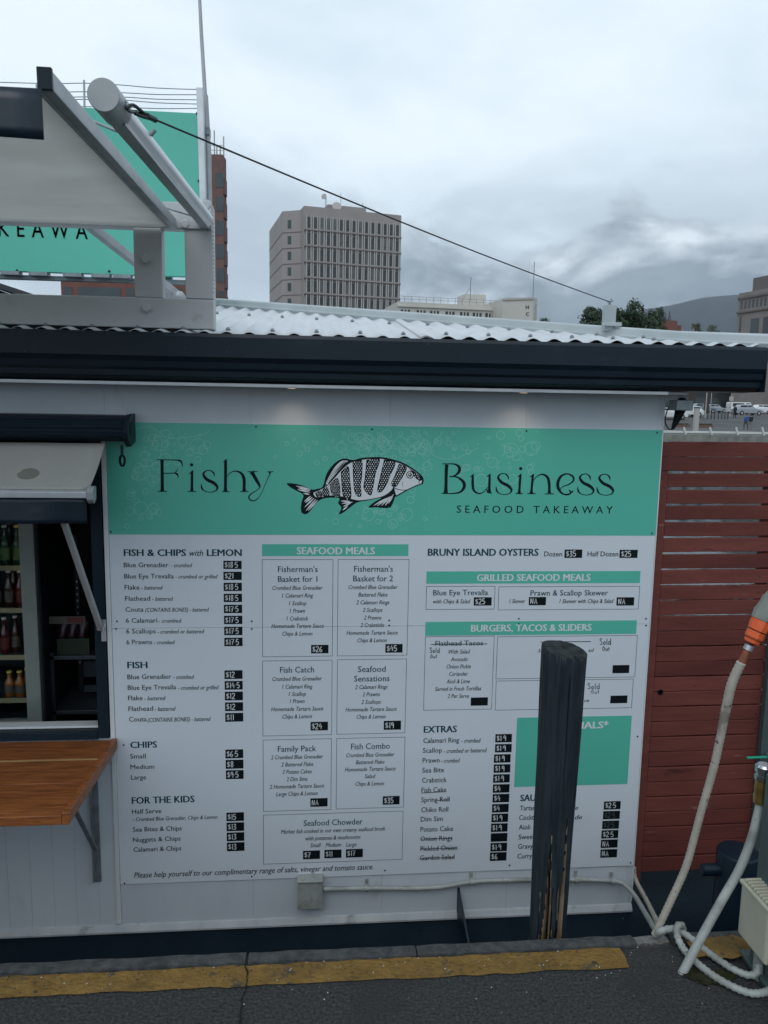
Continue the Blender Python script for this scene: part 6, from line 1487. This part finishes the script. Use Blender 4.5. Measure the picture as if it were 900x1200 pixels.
tree(719, 387, 360, 46, 89, 'dark green tree directly behind the roof stub', M_LEAF, 11, 6000)
tree(694, 386, 358.5, 58, 90, 'lower dark green tree left of the roof stub', M_LEAF, 2, 7500)
tree(637, 384, 370.5, 22, 105, 'small dark tree top beside the cream building', M_LEAF, 3, 2500)
tree(815, 392, 377.5, 18, 120, 'small olive tree right of the church', M_LEAF2, 4, 2300)
tree(834, 394, 380, 20, 125, 'thin olive tree near the stone building', M_LEAF2, 5, 2300)

# quay edge with white railing ---------------------------------------------------------
RY = 53.5
rl = thing('quay_railing', 'white post and rail barrier along the far quay edge', 'railing', onland(840, RY))
b = MB(); zr = at(840, 506.3, RY).z
xa, xb_ = at(700, 507, RY).x, at(1000, 507, RY).x
b.box((xa, RY-.06, zr-.11), (xb_, RY+.04, zr+.05), M_RAILW); b.build('rail', rl, bevel=.02)
k = 0
for px in [801.5-31*2, 801.5-31]+[801.5+30.6*i for i in range(6)]:
    p0, p1 = at(px, 500.8, RY-.12), at(px+2.2, 519, RY-.12); b = MB(); b.tube([(p1.x, RY-.12, -.45), (p0.x, RY-.12, p0.z)], [.085, .07], M_RAILW, 8); b.build('post', rl, smooth=40)
b = MB(); b.box((xa, 51.5, -1.8), (xb_, 51.95, at(840, 509, 52).z-.02), mat('quay concrete', (0.17, 0.17, 0.15), (0.26, 0.26, 0.235), 0.85, scale=1.5, spots=[(4, 0.56, 0.1, (0.11, 0.11, 0.095))])); o = b.build('quay_wall', None, origin=(0, 52, -1.6)); tag(o, 'grey concrete quay wall under the white railing', 'wall')
# bits of street furniture
def pole(name, label, cat, px, pyt, y, r=.06, group=None, m=M_FIN, arm=False):
    p = onland(px, y); zt = at(px, pyt, y).z; t = thing(name, label, cat, p, group); b = MB(); b.tube([p, Vector((p.x, p.y, zt))], [r, r*.8], m, 8); b.build('pole', t, smooth=40)
    if arm: b = MB(); b.box((p.x-.3, y-.05, zt-.9), (p.x+.3, y-.02, zt-.3), M_FIN); b.build('sign_plate', t)
    return t
pole('sign_post', 'grey sign post with a pale plate beyond the gate, left of the silver car', 'sign post', 856, 462, 100, .07, arm=True)
pole('street_lamp', 'grey lamp post behind the eave fitting', 'lamp post', 827, 440, 98, .08)
pole('street_lamp', 'thin lamp post right of the thicker one', 'lamp post', 832.5, 440, 104, .05)
p = onland(817, 60); b = MB(); zt_ = at(817, 479, 60).z; b.box((p.x-.19, 59.9, p.z), (p.x+.19, 60.2, zt_), M_FIN); b.box((p.x-.22, 59.87, zt_), (p.x+.22, 60.23, zt_+.05), M_FIN); o = b.build('light_pillar', None, origin=p); tag(o, 'pale grey square pillar standing behind the white railing', 'pillar')
for k, px in enumerate((830, 834, 838, 842.5, 846.5, 850, 853.5)):
    p = onland(px, 96); b = MB(); b.lathe(p, [(.07, 0), (.07, .85), (.05, .9), (.001, .92)], M_CONC, 8); o = b.build('bollard', None, origin=p); tag(o, 'small grey bollard in the row before the dark shopfronts', 'bollard', 'row of small bollards')
for px, lab in ((801, 'brown planter box left of the grey pillar'), (828, 'brown planter box right of the grey pillar')):
    p = onland(px, 84); w = .95; t = thing('planter', lab, 'planter', p); b = MB(); b.box((p.x-w, 84, p.z), (p.x+w, 84.8, p.z+.3), M_BRICKD); b.build('box_wall', t)
    b = MB(); b.closed = False; rnd = random.Random(int(px))
    for i in range(160): q = p+Vector((rnd.uniform(-w, w), rnd.uniform(.1, .7), .3+rnd.random()*.16)); s = .07; b.add([q+Vector((-s, 0, -s)), q+Vector((s, rnd.uniform(-s, s), -s*.5)), q+Vector((0, rnd.uniform(-s, s), s))], [(0, 1, 2)], M_LEAF2)
    b.build('plants', t)

# cars -----------------------------------------------------------------------------------
def car(label, m, px, y, L=4.4, H=1.6, van=False, head=1, rot=0.0):
    p = onland(px, y); t = thing('parked_car', label, 'car', p, 'cars parked across the water'); x = lambda u: p.x+head*(u-.5)*L
    if van: pr = [(0, .35), (0, 1.0*H-.1), (.03, H), (.72, H), (.80, H*.62), (.98, H*.55), (1, .4), (.97, .3), (.02, .3)]
    else: pr = [(0, .45), (.01, .9), (.05, .98*H*.62), (.14, H*.93), (.2, H), (.55, H), (.70, H*.64), (.94, H*.54), (1, .5), (.98, .3), (.02, .3)]
    W2 = .86
    b = MB(); n = len(pr); vs = []
    for s in (-1, 1):
        for u, z in pr: vs.append((x(u), p.y+s*W2*(1 if z < H*.66 else .82), p.z+z))
    tt = tessellate_polygon([[Vector((u*L, z, 0)) for u, z in pr]])
    b.add(vs, [tuple(a) for a in tt]+[tuple(n+i for i in a) for a in tt]+[(i, (i+1) % n, n+(i+1) % n, n+i) for i in range(n)], m); b.build('body', t, bevel=.05)
    def glass(u0, u1, u2, u3, z0, z1):
        bb = MB(); q = lambda u, z, f: (x(u), p.y-f, p.z+z); bb.hexa([q(u0, z0, W2*.9+.03), q(u3, z0, W2*.9+.03), q(u2, z1, W2*.84+.03), q(u1, z1, W2*.84+.03)], [q(u0, z0, W2*.7), q(u3, z0, W2*.7), q(u2, z1, W2*.7), q(u1, z1, W2*.7)], M_CGLASS); bb.build('side_window', t)
    if van: glass(.55, .56, .70, .76, H*.62, H*.92); glass(.08, .08, .50, .50, H*.62, H*.92)
    else: glass(.42, .42, .54, .64, H*.66, H*.94); glass(.10, .17, .39, .39, H*.66, H*.94)
    for u in (.19, .81):
        for s in (-1, 1):
            bb = MB(); c = Vector((x(u), p.y+s*(W2-.09), p.z+.32)); bb.lathe(c, [(.30, 0), (.33, .02), (.33, .13), (.20, .135), (.19, .12), (.001, .12)] if s > 0 else [(.30, 0), (.33, .02), (.33, .13), (.20, .135), (.19, .12), (.001, .12)], M_TYRE, 14, axis=(0, s, 0)); w = bb.build('wheel', t, smooth=40)
            r_ = MB(); r_.lathe(c, [(.18, .121), (.17, .137), (.001, .137)], M_FIN, 10, axis=(0, s, 0)); r_.build('rim', w)
    for s in (-1, 1):
        bb = MB(); bb.box((x(.985), p.y+s*W2*.62-.12, p.z+H*.40), (x(1.004), p.y+s*W2*.62+.12, p.z+H*.47), M_LAMPW); bb.build('headlight', t)
        bb = MB(); bb.box((x(-.004), p.y+s*W2*.62-.12, p.z+H*.48), (x(.012), p.y+s*W2*.62+.12, p.z+H*.56), M_LABELR); bb.build('tail_light', t)
    return t
car('silver car parked nearest the two walkers', M_CARS, 876, 108, 4.3, 1.55)
car('white van parked behind the silver car', M_CARW, 869, 122, 4.8, 1.95, van=True)
car('white car at the right end of the far row', M_CARW, 888, 124, 4.6, 1.6, head=-1)
car('grey green car in front of the dark shopfronts', M_CARG, 824, 128, 4.4, 1.6)
car('white car partly hidden by the eave fitting', M_CARW, 785, 95, 4.4, 1.5)
car('white car right of the eave fitting', M_CARW, 806, 99, 4.0, 1.45, head=-1)
car('pale grey car half hidden behind the row of small bollards', M_CARS, 838, 134, 4.2, 1.5)

# people -----------------------------------------------------------------------------------
def person(label, px, y, h, jacket, trousers, stride, hairm=M_BLKC, face=1):
    p = onland(px, y); me = bpy.data.meshes.new('person'); S_ = h/1.72
    V = [(0, 0, .95), (0, 0, 1.18), (0, 0, 1.42), (0, .01, 1.52), (0, .02, 1.62), (0, .02, 1.71), (-.09, 0, .88), (-.10, stride, .48), (-.10, stride*.6, .08), (-.10, stride*.6+.12, .03), (.09, 0, .88), (.10, -stride*.5, .48), (.10, -stride*1.3, .09), (.10, -stride*1.3+.12, .03),
         (-.19, 0, 1.40), (-.25, -stride*.5, 1.12), (-.24, .08, .90), (-.24, .12, .82), (.19, 0, 1.40), (.25, stride*.4, 1.12), (.24, .14, .92), (.24, .18, .85)]
    Ed = [(0, 1), (1, 2), (2, 3), (3, 4), (4, 5), (0, 6), (6, 7), (7, 8), (8, 9), (0, 10), (10, 11), (11, 12), (12, 13), (2, 14), (14, 15), (15, 16), (16, 17), (2, 18), (18, 19), (19, 20), (20, 21)]
    Rr = [.15, .15, .17, .06, .095, .07, .10, .075, .05, .045, .10, .075, .05, .045, .075, .055, .045, .04, .075, .055, .045, .04]
    me.from_pydata([Vector((x*S_, y_*S_*face, z*S_)) for x, y_, z in V], Ed, [])
    o = bpy.data.objects.new('person', me); COL.objects.link(o)
    md = o.modifiers.new('skin', 'SKIN'); me.skin_vertices.new() if not me.skin_vertices else None
    for i, r in enumerate(Rr): me.skin_vertices[0].data[i].radius = (r*S_, r*S_*.8)
    me.skin_vertices[0].data[0].use_root = True
    o.modifiers.new('round', 'SUBSURF').levels = 1
    dg = bpy.context.evaluated_depsgraph_get(); nm = bpy.data.meshes.new_from_object(o.evaluated_get(dg)); bpy.data.objects.remove(o)
    for m in (M_SKIN, jacket, trousers, hairm): nm.materials.append(m)
    for f in nm.polygons:
        z = f.center.z/S_; f.use_smooth = True
        f.material_index = 3 if (z > 1.66 or (z > 1.56 and f.center.y*face < 0)) else 0 if z > 1.50 or (abs(f.center.x) > .2*S_ and z < .88 and z > .7) else 1 if z > .90 else 2 if z > .09 else 3
    o = bpy.data.objects.new('person', nm); COL.objects.link(o); o.location = p; tag(o, label, 'person'); return o
person('person in a bright blue jacket walking beyond the white railing', 875.5, 78, 1.66, M_BLUE, M_BLKC, .22)
person('person in a black top and grey trousers beside the blue jacket', 881, 79, 1.62, M_BLKC, M_GREYC, .16)
person('person in dark clothes standing alone near the silver car', 861.5, 98, 1.75, M_BLKC, M_BLKC, .05)

# grit and scraps along the wharf edge
rnd = random.Random(4); b = MB()
for k in range(420):
    x = rnd.uniform(-1.6, 1.5); y = KI-abs(rnd.gauss(0, .05))-.004 if k % 3 else rnd.uniform(-1.9, KI)
    s = rnd.uniform(.0012, .0035); z = .0045+s*.3
    b.add([(x-s, y-s*.6, z), (x+s*.8, y-s*.5, z), (x+s*.3, y+s, z), (x, y, z+s)], [(0, 1, 3), (1, 2, 3), (2, 0, 3), (0, 2, 1)], (M_CONC, M_CONC, M_BARK, M_FIN)[rnd.randrange(4)])
o = b.build('grit'); tag(o, kind='stuff')
